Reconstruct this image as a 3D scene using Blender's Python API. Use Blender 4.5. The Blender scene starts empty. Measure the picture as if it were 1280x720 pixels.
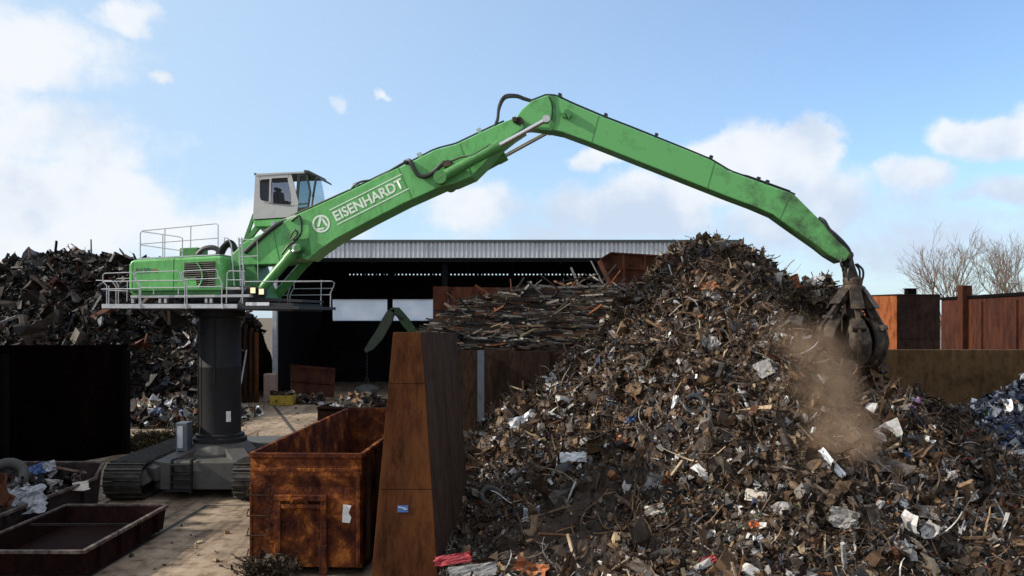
import bpy, math, random
import numpy as np
from mathutils import Vector, Matrix
R = math.radians
random.seed(7)
sc = bpy.context.scene
COL = sc.collection
# ------------------------------------------------------------------ camera
F = 1100.0; HY = 395.0; CH = 5.6          # focal length in photo pixels, horizon row, camera height
cd = bpy.data.cameras.new('camera'); cam = bpy.data.objects.new('camera', cd); COL.objects.link(cam)
cam.location = (0, 0, CH); cam.rotation_euler = (R(90), 0, 0)
cd.sensor_width = 36; cd.lens = F / 1280 * 36; cd.shift_y = (HY - 360) / 1280
cd.clip_start = 0.1; cd.clip_end = 3000
sc.camera = cam
sc.render.resolution_x = 1024; sc.render.resolution_y = 576
# ------------------------------------------------------------------ light
SUN_EL, SUN_AZ = 31.0, -97.0              # azimuth clockwise from +Y
sd = Vector((math.sin(R(SUN_AZ)) * math.cos(R(SUN_EL)), math.cos(R(SUN_AZ)) * math.cos(R(SUN_EL)), math.sin(R(SUN_EL))))
sl = bpy.data.lights.new('sun', 'SUN'); sl.energy = 4.5; sl.angle = R(0.5); sl.color = (1, .92, .80)
so = bpy.data.objects.new('sun', sl); COL.objects.link(so)
so.rotation_euler = sd.to_track_quat('Z', 'Y').to_euler(); so.location = (-30, -5, 40)
sc.view_settings.view_transform = 'Standard'; sc.view_settings.look = 'None'
sc.view_settings.exposure = 0.27; sc.view_settings.gamma = 1.0; sc.view_settings.use_curve_mapping = False

def world():
    w = bpy.data.worlds.new('World'); sc.world = w; w.use_nodes = True
    nt = w.node_tree; N = nt.nodes; L = nt.links; N.clear()
    out = N.new('ShaderNodeOutputWorld'); bg = N.new('ShaderNodeBackground'); bg.inputs['Strength'].default_value = 0.093
    sky = N.new('ShaderNodeTexSky'); sky.sky_type = 'NISHITA'; sky.sun_disc = False
    sky.sun_elevation = R(SUN_EL); sky.sun_rotation = R(SUN_AZ); sky.air_density = 1.0; sky.dust_density = 0.6; sky.ozone_density = 1.4
    tc = N.new('ShaderNodeTexCoord')
    def link(a, b): L.new(a, b)
    def math_(op, a, b=None, c=None):
        n = N.new('ShaderNodeMath'); n.operation = op
        for i, v in enumerate((a, b, c)):
            if v is None: continue
            if isinstance(v, (int, float)): n.inputs[i].default_value = v
            else: link(v, n.inputs[i])
        return n.outputs[0]
    def maprange(v, a, b, c, d, smooth=True):
        n = N.new('ShaderNodeMapRange'); n.interpolation_type = 'SMOOTHSTEP' if smooth else 'LINEAR'
        link(v, n.inputs[0])
        for i, q in enumerate((a, b, c, d)): n.inputs[i + 1].default_value = q
        return n.outputs[0]
    def noise(vec, scale, detail=6, rough=.55):
        n = N.new('ShaderNodeTexNoise'); n.inputs['Scale'].default_value = scale
        n.inputs['Detail'].default_value = detail; n.inputs['Roughness'].default_value = rough
        link(vec, n.inputs['Vector']); return n
    sep = N.new('ShaderNodeSeparateXYZ'); link(tc.outputs['Generated'], sep.inputs[0])
    az = math_('ARCTAN2', sep.outputs[0], sep.outputs[1]); el = math_('ARCSINE', sep.outputs[2])
    comb = N.new('ShaderNodeCombineXYZ'); link(az, comb.inputs[0]); link(el, comb.inputs[1])
    wn = noise(comb.outputs[0], 9, 5, .6)
    warp = N.new('ShaderNodeVectorMath'); warp.operation = 'MULTIPLY_ADD'
    sub = N.new('ShaderNodeVectorMath'); sub.operation = 'SUBTRACT'; link(wn.outputs['Color'], sub.inputs[0]); sub.inputs[1].default_value = (.5, .5, .5)
    link(sub.outputs[0], warp.inputs[0]); warp.inputs[1].default_value = (.11, .065, 0); link(comb.outputs[0], warp.inputs[2])
    P_ = warp.outputs[0]
    total = None
    blobs = [  # photo column, row, half widths, amount: where each cloud bank stands in the sky
        (30, 60, 130, 62, .95), (70, 170, 150, 62, .72), (40, 260, 260, 90, .85), (300, 290, 230, 58, .72), (-150, 150, 200, 250, .9),
        (150, 22, 46, 26, .85), (198, 92, 24, 12, .75), (412, 128, 22, 13, .55), (478, 112, 18, 9, .65),
        (580, 262, 95, 52, .85), (735, 198, 40, 20, .75), (930, 212, 125, 60, 1.25), (1000, 184, 62, 38, 1.3), (890, 200, 55, 32, 1.0), (790, 262, 150, 56, 1.05),
        (1010, 265, 190, 62, .8), (1140, 222, 52, 28, .8), (1245, 168, 82, 32, 1.1), (1330, 160, 90, 50, 1.0), (1262, 240, 80, 28, .8),
        (700, 305, 260, 40, .62), (1150, 300, 240, 60, .62), (1500, 220, 180, 70, .8)]
    for (px, py, rx, ry, amp) in blobs:
        u = (px - 640) / F; v = (HY - py) / F
        a = math.atan(u); e = math.atan(v * math.cos(a))
        s = N.new('ShaderNodeVectorMath'); s.operation = 'SUBTRACT'; link(P_, s.inputs[0]); s.inputs[1].default_value = (a, e, 0)
        m = N.new('ShaderNodeVectorMath'); m.operation = 'MULTIPLY'; link(s.outputs[0], m.inputs[0]); m.inputs[1].default_value = (F / rx, F / ry, 0)
        l = N.new('ShaderNodeVectorMath'); l.operation = 'LENGTH'; link(m.outputs[0], l.inputs[0])
        g = maprange(l.outputs['Value'], 0.15, 1.35, amp, 0)
        total = g if total is None else math_('MAXIMUM', total, g)
    # broken cloud in the rest of the sky, outside the view
    away = math_('MAXIMUM', maprange(math_('ABSOLUTE', az), .75, 1.2, 0, .62), maprange(el, .5, .8, 0, .62))
    total = math_('ADD', total, away)
    n1 = noise(comb.outputs[0], 12, 10, .63)
    dens = math_('ADD', total, math_('MULTIPLY', math_('SUBTRACT', n1.outputs['Fac'], .5), 1.35))
    fac = maprange(dens, .22, .78, 0, 1)
    hor = maprange(el, 0.0, .16, .55, 0)          # clouds thicken towards the horizon
    fac = math_('MULTIPLY', fac, .93)
    n2 = noise(comb.outputs[0], 7, 6, .55)
    cr = N.new('ShaderNodeMix'); cr.data_type = 'RGBA'
    low = math_('MULTIPLY', maprange(el, .06, .19, .30, 0), maprange(az, -.15, .05, 0, 1))
    link(maprange(math_('ADD', n2.outputs['Fac'], low), .48, .74, 0, 1), cr.inputs[0])
    cr.inputs[6].default_value = (8.3, 8.55, 8.9, 1); cr.inputs[7].default_value = (5.6, 6.5, 7.9, 1)
    # pale whitening towards the sun's side
    hz = N.new('ShaderNodeMix'); hz.data_type = 'RGBA'
    side = maprange(az, -.62, .45, .95, .12, False)
    link(math_('MAXIMUM', side, hor), hz.inputs[0]); 
    gain = N.new('ShaderNodeVectorMath'); gain.operation = 'MULTIPLY'; link(sky.outputs[0], gain.inputs[0]); gain.inputs[1].default_value = (1.38, 1.62, 1.92)
    link(gain.outputs[0], hz.inputs[6]); hz.inputs[7].default_value = (5.2, 6.8, 8.5, 1)
    mx = N.new('ShaderNodeMix'); mx.data_type = 'RGBA'; link(fac, mx.inputs[0]); link(hz.outputs[2], mx.inputs[6]); link(cr.outputs[2], mx.inputs[7])
    link(mx.outputs[2], bg.inputs['Color']); link(bg.outputs[0], out.inputs['Surface'])
world()

# ------------------------------------------------------------------ measuring helpers
def P(px, py, D): return Vector(((px - 640) / F * D, D, CH + (HY - py) / F * D))
def tag(o, label=None, cat=None, group=None, kind=None):
    if label: o['label'] = label
    if cat: o['category'] = cat
    if group: o['group'] = group
    if kind: o['kind'] = kind
    return o
def empty(name, loc, label, cat, group=None):
    o = bpy.data.objects.new(name, None); COL.objects.link(o); o.location = loc; o.empty_display_size = .3
    return tag(o, label, cat, group)
def root_loc(o):
    while o.parent: o = o.parent
    return Vector(o.location)

class MB:
    def __init__(s): s.v = []; s.f = []
    def add(s, vs, fs):
        b = len(s.v); s.v += [tuple(v) for v in vs]; s.f += [tuple(b + i for i in f) for f in fs]; return s
    def box(s, x0, x1, y0, y1, z0, z1):
        vs = [(x, y, z) for z in (z0, z1) for y in (y0, y1) for x in (x0, x1)]
        return s.add(vs, [(0, 2, 3, 1), (4, 5, 7, 6), (0, 1, 5, 4), (2, 6, 7, 3), (0, 4, 6, 2), (1, 3, 7, 5)])
    def obox(s, c, ax, ay, az):   # centre and three half-axis vectors
        c = Vector(c); ax = Vector(ax); ay = Vector(ay); az = Vector(az)
        vs = [c + i * ax + j * ay + k * az for k in (-1, 1) for j in (-1, 1) for i in (-1, 1)]
        return s.add(vs, [(0, 2, 3, 1), (4, 5, 7, 6), (0, 1, 5, 4), (2, 6, 7, 3), (0, 4, 6, 2), (1, 3, 7, 5)])
    def beam(s, p0, p1, w, h, up=(0, 0, 1)):
        p0 = Vector(p0); p1 = Vector(p1); d = (p1 - p0).normalized(); u = Vector(up)
        if abs(d.dot(u)) > .98: u = Vector((0, 1, 0))
        a = d.cross(u).normalized(); b = a.cross(d)
        return s.obox((p0 + p1) / 2, (p1 - p0) / 2, a * w / 2, b * h / 2)
    def prism(s, pts, off):       # polygon of 3D points swept by the vector off
        n = len(pts); off = Vector(off); pts = [Vector(p) for p in pts]
        vs = pts + [p + off for p in pts]
        fs = [tuple(range(n)), tuple(range(2 * n - 1, n - 1, -1))] + [(i, (i + 1) % n + 0, (i + 1) % n + n, i + n)[::-1] for i in range(n)]
        return s.add(vs, fs)
    def tube(s, pts, r, n=6, r1=None):
        pts = [Vector(p) for p in pts]; m = len(pts); vs = []; fs = []
        prev = None
        for i, p in enumerate(pts):
            d = (pts[min(i + 1, m - 1)] - pts[max(i - 1, 0)]).normalized()
            if prev is None:
                u = Vector((0, 0, 1)) if abs(d.z) < .9 else Vector((0, 1, 0)); a = d.cross(u).normalized()
            else: a = (prev - d * prev.dot(d)).normalized()
            prev = a; b = d.cross(a); rr = r if r1 is None else r + (r1 - r) * i / (m - 1)
            vs += [p + (a * math.cos(2 * math.pi * k / n) + b * math.sin(2 * math.pi * k / n)) * rr for k in range(n)]
        for i in range(m - 1):
            for k in range(n):
                k2 = (k + 1) % n; fs.append((i * n + k, i * n + k2, (i + 1) * n + k2, (i + 1) * n + k))
        fs.append(tuple(range(n))[::-1]); fs.append(tuple((m - 1) * n + k for k in range(n)))
        return s.add(vs, fs)
    def lathe(s, c, prof, n=32):   # profile of (r, z), around vertical axis at c
        c = Vector(c); vs = []; fs = []; m = len(prof)
        for (r, z) in prof: vs += [c + Vector((r * math.cos(2 * math.pi * k / n), r * math.sin(2 * math.pi * k / n), z)) for k in range(n)]
        for i in range(m - 1):
            for k in range(n):
                k2 = (k + 1) % n; fs.append((i * n + k, i * n + k2, (i + 1) * n + k2, (i + 1) * n + k))
        fs.append(tuple(range(n))[::-1]); fs.append(tuple((m - 1) * n + k for k in range(n)))
        return s.add(vs, fs)
    def build(s, name, mat, parent=None, origin=None, bevel=0, smooth=False):
        me = bpy.data.meshes.new(name)
        o0 = root_loc(parent) if parent is not None else Vector(origin if origin is not None else (0, 0, 0))
        me.from_pydata([tuple(Vector(v) - o0) for v in s.v], [], s.f); me.update()
        if mat: me.materials.append(mat)
        o = bpy.data.objects.new(name, me); COL.objects.link(o)
        if parent is not None: o.parent = parent
        else: o.location = o0
        if smooth:
            me.polygons.foreach_set('use_smooth', [True] * len(me.polygons))
            me.set_sharp_from_angle(angle=R(35))
        if bevel:
            b = o.modifiers.new('bevel', 'BEVEL'); b.width = bevel; b.segments = 2; b.limit_method = 'ANGLE'; b.angle_limit = R(40)
        return o

def build_each(b, name, mat, parent, bevel=0, smooth=False):
    par = list(range(len(b.v)))
    def find(i):
        while par[i] != i: par[i] = par[par[i]]; i = par[i]
        return i
    for f in b.f:
        for i in f[1:]: par[find(i)] = find(f[0])
    groups = {}
    for f in b.f: groups.setdefault(find(f[0]), []).append(f)
    for fs in groups.values():
        ids = sorted({i for f in fs for i in f}); mp = {i: k for k, i in enumerate(ids)}; c = MB(); c.v = [b.v[i] for i in ids]; c.f = [tuple(mp[i] for i in f) for f in fs]
        c.build(name, mat, parent, bevel=bevel, smooth=smooth)

def smooth_path(pts, sub=6):
    pts = [Vector(p) for p in pts]; out = []
    for i in range(len(pts) - 1):
        p0 = pts[max(i - 1, 0)]; p1 = pts[i]; p2 = pts[i + 1]; p3 = pts[min(i + 2, len(pts) - 1)]
        for k in range(sub):
            t = k / sub
            out.append(.5 * ((2 * p1) + (p2 - p0) * t + (2 * p0 - 5 * p1 + 4 * p2 - p3) * t * t + (3 * p1 - p0 - 3 * p2 + p3) * t ** 3))
    out.append(pts[-1]); return out

# ------------------------------------------------------------------ materials
def new_mat(name):
    m = bpy.data.materials.new(name); m.use_nodes = True; nt = m.node_tree
    return m, nt, nt.nodes, nt.links, nt.nodes['Principled BSDF']
def ramp(N, L, fac, stops):
    r = N.new('ShaderNodeValToRGB'); L.new(fac, r.inputs[0])
    e = r.color_ramp.elements
    while len(e) > 1: e.remove(e[0])
    e[0].position = stops[0][0]; e[0].color = (*stops[0][1], 1)
    for p, c in stops[1:]:
        q = e.new(p); q.color = (*c, 1)
    return r.outputs[0]
def multi(name, stops, scale=2.0, detail=8, rough=.7, metal=0, bump=.1, bscale=20, stretch=(1, 1, 1), spec=.3, rough_n=.6, grain=.25, gstretch=1):
    m, nt, N, L, b = new_mat(name)
    tc = N.new('ShaderNodeTexCoord'); mp = N.new('ShaderNodeMapping'); L.new(tc.outputs['Object'], mp.inputs[0]); mp.inputs['Scale'].default_value = stretch
    n = N.new('ShaderNodeTexNoise'); n.inputs['Scale'].default_value = scale; n.inputs['Detail'].default_value = detail; n.inputs['Roughness'].default_value = rough_n
    n.inputs['Distortion'].default_value = .4
    L.new(mp.outputs[0], n.inputs['Vector'])
    base = ramp(N, L, n.outputs['Fac'], stops)
    if grain:
        ng = N.new('ShaderNodeTexNoise'); ng.inputs['Scale'].default_value = scale * 5.3; ng.inputs['Detail'].default_value = 9; ng.inputs['Roughness'].default_value = .75
        mg = N.new('ShaderNodeMapping'); L.new(tc.outputs['Object'], mg.inputs[0]); mg.inputs['Scale'].default_value = (1, 1, gstretch); L.new(mg.outputs[0], ng.inputs['Vector'])
        g0 = 1 - grain; mxg = N.new('ShaderNodeMix'); mxg.data_type = 'RGBA'; mxg.blend_type = 'MULTIPLY'; mxg.inputs[0].default_value = 1
        L.new(base, mxg.inputs[6]); L.new(ramp(N, L, ng.outputs['Fac'], [(.36, (g0, g0 * .93, g0 * .88)), (.52, (1, 1, 1)), (.68, (1 + grain * .35,) * 3)]), mxg.inputs[7]); base = mxg.outputs[2]
    L.new(base, b.inputs['Base Color'])
    b.inputs['Roughness'].default_value = rough; b.inputs['Metallic'].default_value = metal; b.inputs['Specular IOR Level'].default_value = spec
    if bump:
        n2 = N.new('ShaderNodeTexNoise'); n2.inputs['Scale'].default_value = bscale; n2.inputs['Detail'].default_value = 5; L.new(mp.outputs[0], n2.inputs['Vector'])
        bp = N.new('ShaderNodeBump'); bp.inputs['Strength'].default_value = bump; bp.inputs['Distance'].default_value = .05
        L.new(n2.outputs['Fac'], bp.inputs['Height']); L.new(bp.outputs[0], b.inputs['Normal'])
    return m
def paint(name, c, rough=.4, metal=0, dirt=.25, dscale=3, spec=.5, grain=.15):
    d = tuple(x * (1 - dirt) for x in c); l = tuple(min(1, x * (1 + dirt * .3)) for x in c)
    return multi(name, [(.3, d), (.5, c), (.75, l)], dscale, 8, rough, metal, .03, 15, spec=spec, grain=grain)
def rust(name, a, b_, c, scale=1.6, streak=False, bump=.25, d=None):
    st = [(.28, a), (.42, b_), (.52 if d else .6, c)]
    if d: st[2] = (.55, c); st.append((.62, d))
    return multi(name, st, scale, 10, .85, 0, bump, 14, (1, 1, .35) if streak else (1, 1, 1), spec=.1, rough_n=.68, grain=.55, gstretch=.3 if streak else .45)
M = {}
M['green'] = multi('green_paint', [(.24, (.08, .26, .075)), (.36, (.12, .38, .115)), (.55, (.14, .435, .135)), (.75, (.17, .47, .16))], .9, 9, .42, 0, .04, 6, spec=.3, grain=.22, gstretch=.4)
M['cylgreen'] = paint('worn_green_cylinder_paint', (.07, .25, .06), .4, 0, .3, 4)
M['green_dark'] = paint('dirty_green_paint', (.05, .20, .05), .5, 0, .4, 4)
# arm: green with grey wear growing in patches at the grab end
def arm_mat():
    m, nt, N, L, b = new_mat('worn_arm_paint')
    tc = N.new('ShaderNodeTexCoord'); n = N.new('ShaderNodeTexNoise'); n.inputs['Scale'].default_value = 1.6; n.inputs['Detail'].default_value = 9; n.inputs['Roughness'].default_value = .7
    L.new(tc.outputs['Object'], n.inputs['Vector'])
    sp = N.new('ShaderNodeSeparateXYZ'); L.new(tc.outputs['Object'], sp.inputs[0])
    mr = N.new('ShaderNodeMapRange'); L.new(sp.outputs[0], mr.inputs[0]); mr.inputs[1].default_value = 16.0; mr.inputs[2].default_value = 20.0; mr.inputs[3].default_value = -.12; mr.inputs[4].default_value = .16
    ad = N.new('ShaderNodeMath'); ad.operation = 'ADD'; L.new(n.outputs['Fac'], ad.inputs[0]); L.new(mr.outputs[0], ad.inputs[1])
    L.new(ramp(N, L, ad.outputs[0], [(.42, (.125, .39, .12)), (.55, (.09, .25, .08)), (.68, (.05, .09, .04))]), b.inputs['Base Color'])
    b.inputs['Roughness'].default_value = .42; b.inputs['Specular IOR Level'].default_value = .35
    return m
M['arm'] = arm_mat()
M['dark'] = paint('dark_steel', (.018, .019, .021), .55)
M['pylon'] = paint('charcoal_paint', (.019, .019, .020), .6, 0, .3, 1.5, .2)
M['chassis'] = paint('grey_paint_dusty', (.07, .066, .06), .65, 0, .35, 3)
M['track'] = multi('track_steel', [(.3, (.03, .027, .024)), (.6, (.08, .072, .065))], 6, 6, .55, .4)
M['galv'] = paint('galvanised_steel', (.46, .47, .49), .4, .25, .2, 6)
M['deck'] = paint('galvanised_plate', (.50, .52, .54), .45, .2, .25, 3)
M['cab'] = paint('light_grey_paint', (.42, .40, .41), .45, 0, .08, 2, grain=.04)
M['white'] = paint('white_marking', (.72, .82, .70), .6, 0, .03)
M['chrome'] = paint('polished_rod', (.75, .75, .76), .18, 1, .1)
M['rubber'] = paint('black_rubber', (.014, .014, .016), .5)
M['grab'] = multi('worn_grab_steel', [(.3, (.010, .007, .005)), (.48, (.032, .023, .016)), (.68, (.11, .08, .056))], 3, 9, .6, .2, .2, 12)
M['rustA'] = rust('orange_rust', (.016, .008, .006), (.050, .014, .009), (.13, .038, .013), 1.5, False, .4, (.32, .105, .026))
M['rustB'] = rust('brown_rust_plate', (.03, .012, .006), (.075, .027, .010), (.11, .040, .014), .7, True, .08)
M['rustC'] = rust('dark_rust_sheet', (.02, .013, .009), (.035, .02, .014), (.055, .03, .02), 1.2, True, .1)
M['rustD'] = rust('red_rust_plate', (.022, .009, .006), (.05, .017, .011), (.075, .027, .014), .5, True, .1)
M['orange'] = rust('orange_primer', (.17, .05, .02), (.22, .066, .024), (.26, .084, .03), .8, False, .05)
M['boxdark'] = rust('dark_maroon_plate', (.018, .010, .008), (.030, .016, .012), (.045, .024, .017), .8, False, .04)
M['conc_wall'] = rust('mud_stained_wall', (.03, .018, .009), (.058, .034, .016), (.08, .048, .023), .6, False, .15)
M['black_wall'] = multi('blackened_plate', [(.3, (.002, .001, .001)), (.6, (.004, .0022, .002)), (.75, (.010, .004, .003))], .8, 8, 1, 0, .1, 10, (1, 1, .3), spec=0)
M['blacksteel'] = paint('black_paint', (.004, .0035, .0035), .9, spec=.05)
M['redskip'] = rust('dark_red_paint', (.005, .002, .002), (.011, .003, .0025), (.018, .005, .004), 2, False, .1)
M['skipgrey'] = rust('grimy_brown_paint', (.008, .006, .006), (.018, .014, .012), (.035, .022, .022), 2.2, False, .2)
M['concrete'] = multi('concrete_block', [(.3, (.25, .16, .13)), (.7, (.38, .28, .24))], 3)
M['yellow'] = paint('yellow_plastic', (.40, .28, .03), .6, 0, .4)
M['blue'] = paint('blue_sticker', (.05, .12, .35), .5)
M['postblue'] = paint('blue_grey_steel', (.10, .12, .15), .5, 0, .3)
M['hallmetal'] = multi('hall_cladding', [(.3, (.40, .41, .42)), (.45, (.58, .60, .62)), (.7, (.68, .70, .72))], 1.1, 6, .5, .1, 0, stretch=(3, 3, .3), grain=0)
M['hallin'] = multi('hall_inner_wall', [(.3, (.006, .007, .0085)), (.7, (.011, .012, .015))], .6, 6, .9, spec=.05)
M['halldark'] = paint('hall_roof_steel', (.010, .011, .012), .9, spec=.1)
M['trim'] = paint('green_grey_trim', (.05, .065, .065), .5)
M['tyre'] = paint('dusty_tyre', (.05, .048, .046), .8, 0, .3)
M['cloth'] = multi('white_sacking', [(.35, (.26, .27, .29)), (.6, (.42, .44, .47))], 3, 4, .9)
M['bark'] = multi('pale_bark', [(.3, (.12, .085, .06)), (.7, (.24, .18, .14))], 3, 4, .9)
M['whitesheet'] = paint('white_sheet', (.72, .74, .76), .5, 0, .2)
M['silver'] = paint('crumpled_aluminium', (.5, .52, .55), .35, .5, .3, 5)
M['dirtyred'] = paint('faded_red_sheet', (.40, .05, .06), .6, 0, .4)
M['orangeplastic'] = paint('orange_plastic', (.65, .16, .04), .5)
M['rimedge'] = multi('painted_sunlit_rim', [(.35, (.03, .012, .01)), (.5, (.08, .055, .045)), (.65, (.16, .14, .125))], 5, 8, .6)  # skip rims: sunlight catching the edges is painted in as a paler colour
def lampglass():
    m, nt, N, L, b = new_mat('lit_lamp_glass'); b.inputs['Base Color'].default_value = (.9, .75, .45, 1)
    b.inputs['Emission Color'].default_value = (1, .78, .42, 1); b.inputs['Emission Strength'].default_value = .55; return m
M['lampglass'] = lampglass()
def glass(name, tint, mixf):
    m, nt, N, L, b = new_mat(name); out = N['Material Output']
    tr = N.new('ShaderNodeBsdfTransparent'); tr.inputs[0].default_value = (*tint, 1)
    b.inputs['Base Color'].default_value = (.03, .035, .04, 1); b.inputs['Roughness'].default_value = .05; b.inputs['Specular IOR Level'].default_value = .6
    mx = N.new('ShaderNodeMixShader'); mx.inputs[0].default_value = mixf
    L.new(tr.outputs[0], mx.inputs[1]); L.new(b.outputs[0], mx.inputs[2]); L.new(mx.outputs[0], out.inputs[0]); return m
M['glass'] = glass('cab_glass', (.75, .85, .88), .18)
M['glass_dark'] = glass('tinted_side_glass', (.80, .78, .80), .16)
def translucent():
    m, nt, N, L, b = new_mat('translucent_panel'); out = N['Material Output']
    t = N.new('ShaderNodeBsdfTranslucent')
    tc = N.new('ShaderNodeTexCoord'); n = N.new('ShaderNodeTexNoise'); n.inputs['Scale'].default_value = .7; L.new(tc.outputs['Object'], n.inputs['Vector'])
    L.new(ramp(N, L, n.outputs['Fac'], [(.3, (.80, .84, .88)), (.7, (.95, .96, .98))]), t.inputs[0])
    mx = N.new('ShaderNodeMixShader'); mx.inputs[0].default_value = .1; b.inputs['Base Color'].default_value = (.6, .62, .65, 1)
    L.new(t.outputs[0], mx.inputs[1]); L.new(b.outputs[0], mx.inputs[2]); L.new(mx.outputs[0], out.inputs[0]); return m
M['translucent'] = translucent()
def attr_mat(name, rough=.6, metal_gain=.6, bump=.2):
    m, nt, N, L, b = new_mat(name)
    a = N.new('ShaderNodeAttribute'); a.attribute_name = 'Col'
    tc = N.new('ShaderNodeTexCoord'); n = N.new('ShaderNodeTexNoise'); n.inputs['Scale'].default_value = 7; n.inputs['Detail'].default_value = 6; n.inputs['Roughness'].default_value = .7
    L.new(tc.outputs['Object'], n.inputs['Vector'])
    mx = N.new('ShaderNodeMix'); mx.data_type = 'RGBA'; mx.blend_type = 'MULTIPLY'; mx.inputs[0].default_value = 1
    L.new(a.outputs['Color'], mx.inputs[6]); L.new(ramp(N, L, n.outputs['Fac'], [(.35, (.45, .36, .30)), (.55, (1, 1, 1))]), mx.inputs[7])
    L.new(mx.outputs[2], b.inputs['Base Color'])
    mm = N.new('ShaderNodeMath'); mm.operation = 'MULTIPLY'; L.new(a.outputs['Alpha'], mm.inputs[0]); mm.inputs[1].default_value = metal_gain
    L.new(mm.outputs[0], b.inputs['Metallic']); b.inputs['Roughness'].default_value = rough; b.inputs['Specular IOR Level'].default_value = .25
    bp = N.new('ShaderNodeBump'); bp.inputs['Strength'].default_value = bump; bp.inputs['Distance'].default_value = .04; L.new(n.outputs['Fac'], bp.inputs['Height']); L.new(bp.outputs[0], b.inputs['Normal'])
    return m
M['scrap'] = attr_mat('mixed_scrap')
def ground_mat():
    m, nt, N, L, b = new_mat('yard_concrete')
    tc = N.new('ShaderNodeTexCoord')
    def nz(s, d, r=.6):
        n = N.new('ShaderNodeTexNoise'); n.inputs['Scale'].default_value = s; n.inputs['Detail'].default_value = d; n.inputs['Roughness'].default_value = r
        L.new(tc.outputs['Object'], n.inputs['Vector']); return n.outputs['Fac']
    c1 = ramp(N, L, nz(.35, 8), [(.3, (.17, .13, .093)), (.5, (.31, .243, .176)), (.7, (.38, .30, .22))])
    c2 = ramp(N, L, nz(2.2, 10, .75), [(.34, (.22, .19, .17)), (.43, (.62, .58, .55)), (.53, (.95, .95, .95)), (.7, (1.08, 1.06, 1.04))])
    mx = N.new('ShaderNodeMix'); mx.data_type = 'RGBA'; mx.blend_type = 'MULTIPLY'; mx.inputs[0].default_value = 1; L.new(c1, mx.inputs[6]); L.new(c2, mx.inputs[7])
    mp = N.new('ShaderNodeMapping'); L.new(tc.outputs['Object'], mp.inputs[0]); mp.inputs['Scale'].default_value = (1.7, .13, 1); mp.inputs['Rotation'].default_value = (0, 0, .12)
    ns = N.new('ShaderNodeTexNoise'); ns.inputs['Scale'].default_value = 1; ns.inputs['Detail'].default_value = 7; ns.inputs['Roughness'].default_value = .65; L.new(mp.outputs[0], ns.inputs['Vector'])
    mx2 = N.new('ShaderNodeMix'); mx2.data_type = 'RGBA'; mx2.blend_type = 'MULTIPLY'; mx2.inputs[0].default_value = 1; L.new(mx.outputs[2], mx2.inputs[6]); L.new(ramp(N, L, ns.outputs['Fac'], [(.36, (.42, .39, .37)), (.47, (.9, .88, .86)), (.6, (1.04, 1.03, 1.02))]), mx2.inputs[7])
    L.new(mx2.outputs[2], b.inputs['Base Color']); b.inputs['Roughness'].default_value = .85; b.inputs['Specular IOR Level'].default_value = .2
    bp = N.new('ShaderNodeBump'); bp.inputs['Strength'].default_value = .3; bp.inputs['Distance'].default_value = .03; L.new(nz(9, 8), bp.inputs['Height']); L.new(bp.outputs[0], b.inputs['Normal'])
    return m
M['ground'] = ground_mat()
M['earth'] = multi('bare_earth', [(.3, (.09, .07, .05)), (.7, (.16, .13, .09))], .2, 8, .95)
M['joint'] = paint('joint_filler', (.035, .03, .026), .9)

# ------------------------------------------------------------------ numpy scrap tools
rng = np.random.default_rng(11)
def vnoise(x, y, seed=0):
    xi = np.floor(x).astype(np.int64); yi = np.floor(y).astype(np.int64); fx = x - xi; fy = y - yi
    def h(a, b):
        n = (a * 374761393 + b * 668265263 + seed * 1442695041) & 0xffffffff
        n = ((n ^ (n >> 13)) * 1274126177) & 0xffffffff
        return ((n ^ (n >> 16)) & 0xffff) / 65535.0
    u = fx * fx * (3 - 2 * fx); v = fy * fy * (3 - 2 * fy)
    return (h(xi, yi) * (1 - u) + h(xi + 1, yi) * u) * (1 - v) + (h(xi, yi + 1) * (1 - u) + h(xi + 1, yi + 1) * u) * v
def fbm(x, y, oct=5, seed=0, gain=.55):
    a = 1; t = 0; s = 0; x = np.asarray(x, float); y = np.asarray(y, float)
    for i in range(oct): s = s + a * vnoise(x, y, seed + i); t += a; a *= gain; x = x * 2.03; y = y * 2.03
    return s / t
def mesh_np(name, V, Q, C, mat, origin, kind=None):
    """V (n,3) world, Q (m,4) quads, C (n,4) colours"""
    me = bpy.data.meshes.new(name); origin = np.array(origin, float)
    me.vertices.add(len(V)); me.vertices.foreach_set('co', (V - origin).astype(np.float32).ravel())
    me.loops.add(len(Q) * 4); me.loops.foreach_set('vertex_index', Q.astype(np.int32).ravel())
    me.polygons.add(len(Q)); me.polygons.foreach_set('loop_start', (np.arange(len(Q)) * 4).astype(np.int32))
    me.polygons.foreach_set('loop_total', np.full(len(Q), 4, np.int32))
    me.polygons.foreach_set('use_smooth', np.zeros(len(Q), bool))
    at = me.color_attributes.new('Col', 'FLOAT_COLOR', 'POINT'); at.data.foreach_set('color', C.astype(np.float32).ravel())
    me.update(calc_edges=True); me.validate(); me.materials.append(mat)
    o = bpy.data.objects.new(name, me); COL.objects.link(o); o.location = tuple(origin)
    return o
def grid_quads(nx, ny):
    i, j = np.meshgrid(np.arange(nx - 1), np.arange(ny - 1), indexing='ij'); a = (i * ny + j).ravel()
    return np.stack([a, a + ny, a + ny + 1, a + 1], 1)
def rotmats(nrm, align):
    n = len(nrm); d = nrm * align + rng.normal(size=(n, 3)) * (1 - align) * 1.1
    d /= np.linalg.norm(d, axis=1, keepdims=True) + 1e-9
    t = rng.normal(size=(n, 3)); t -= (t * d).sum(1, keepdims=True) * d; t /= np.linalg.norm(t, axis=1, keepdims=True) + 1e-9
    return np.stack([t, np.cross(d, t), d], 2)
BOXQ = np.array([(0, 2, 3, 1), (4, 5, 7, 6), (0, 1, 5, 4), (2, 6, 7, 3), (0, 4, 6, 2), (1, 3, 7, 5)])
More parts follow.
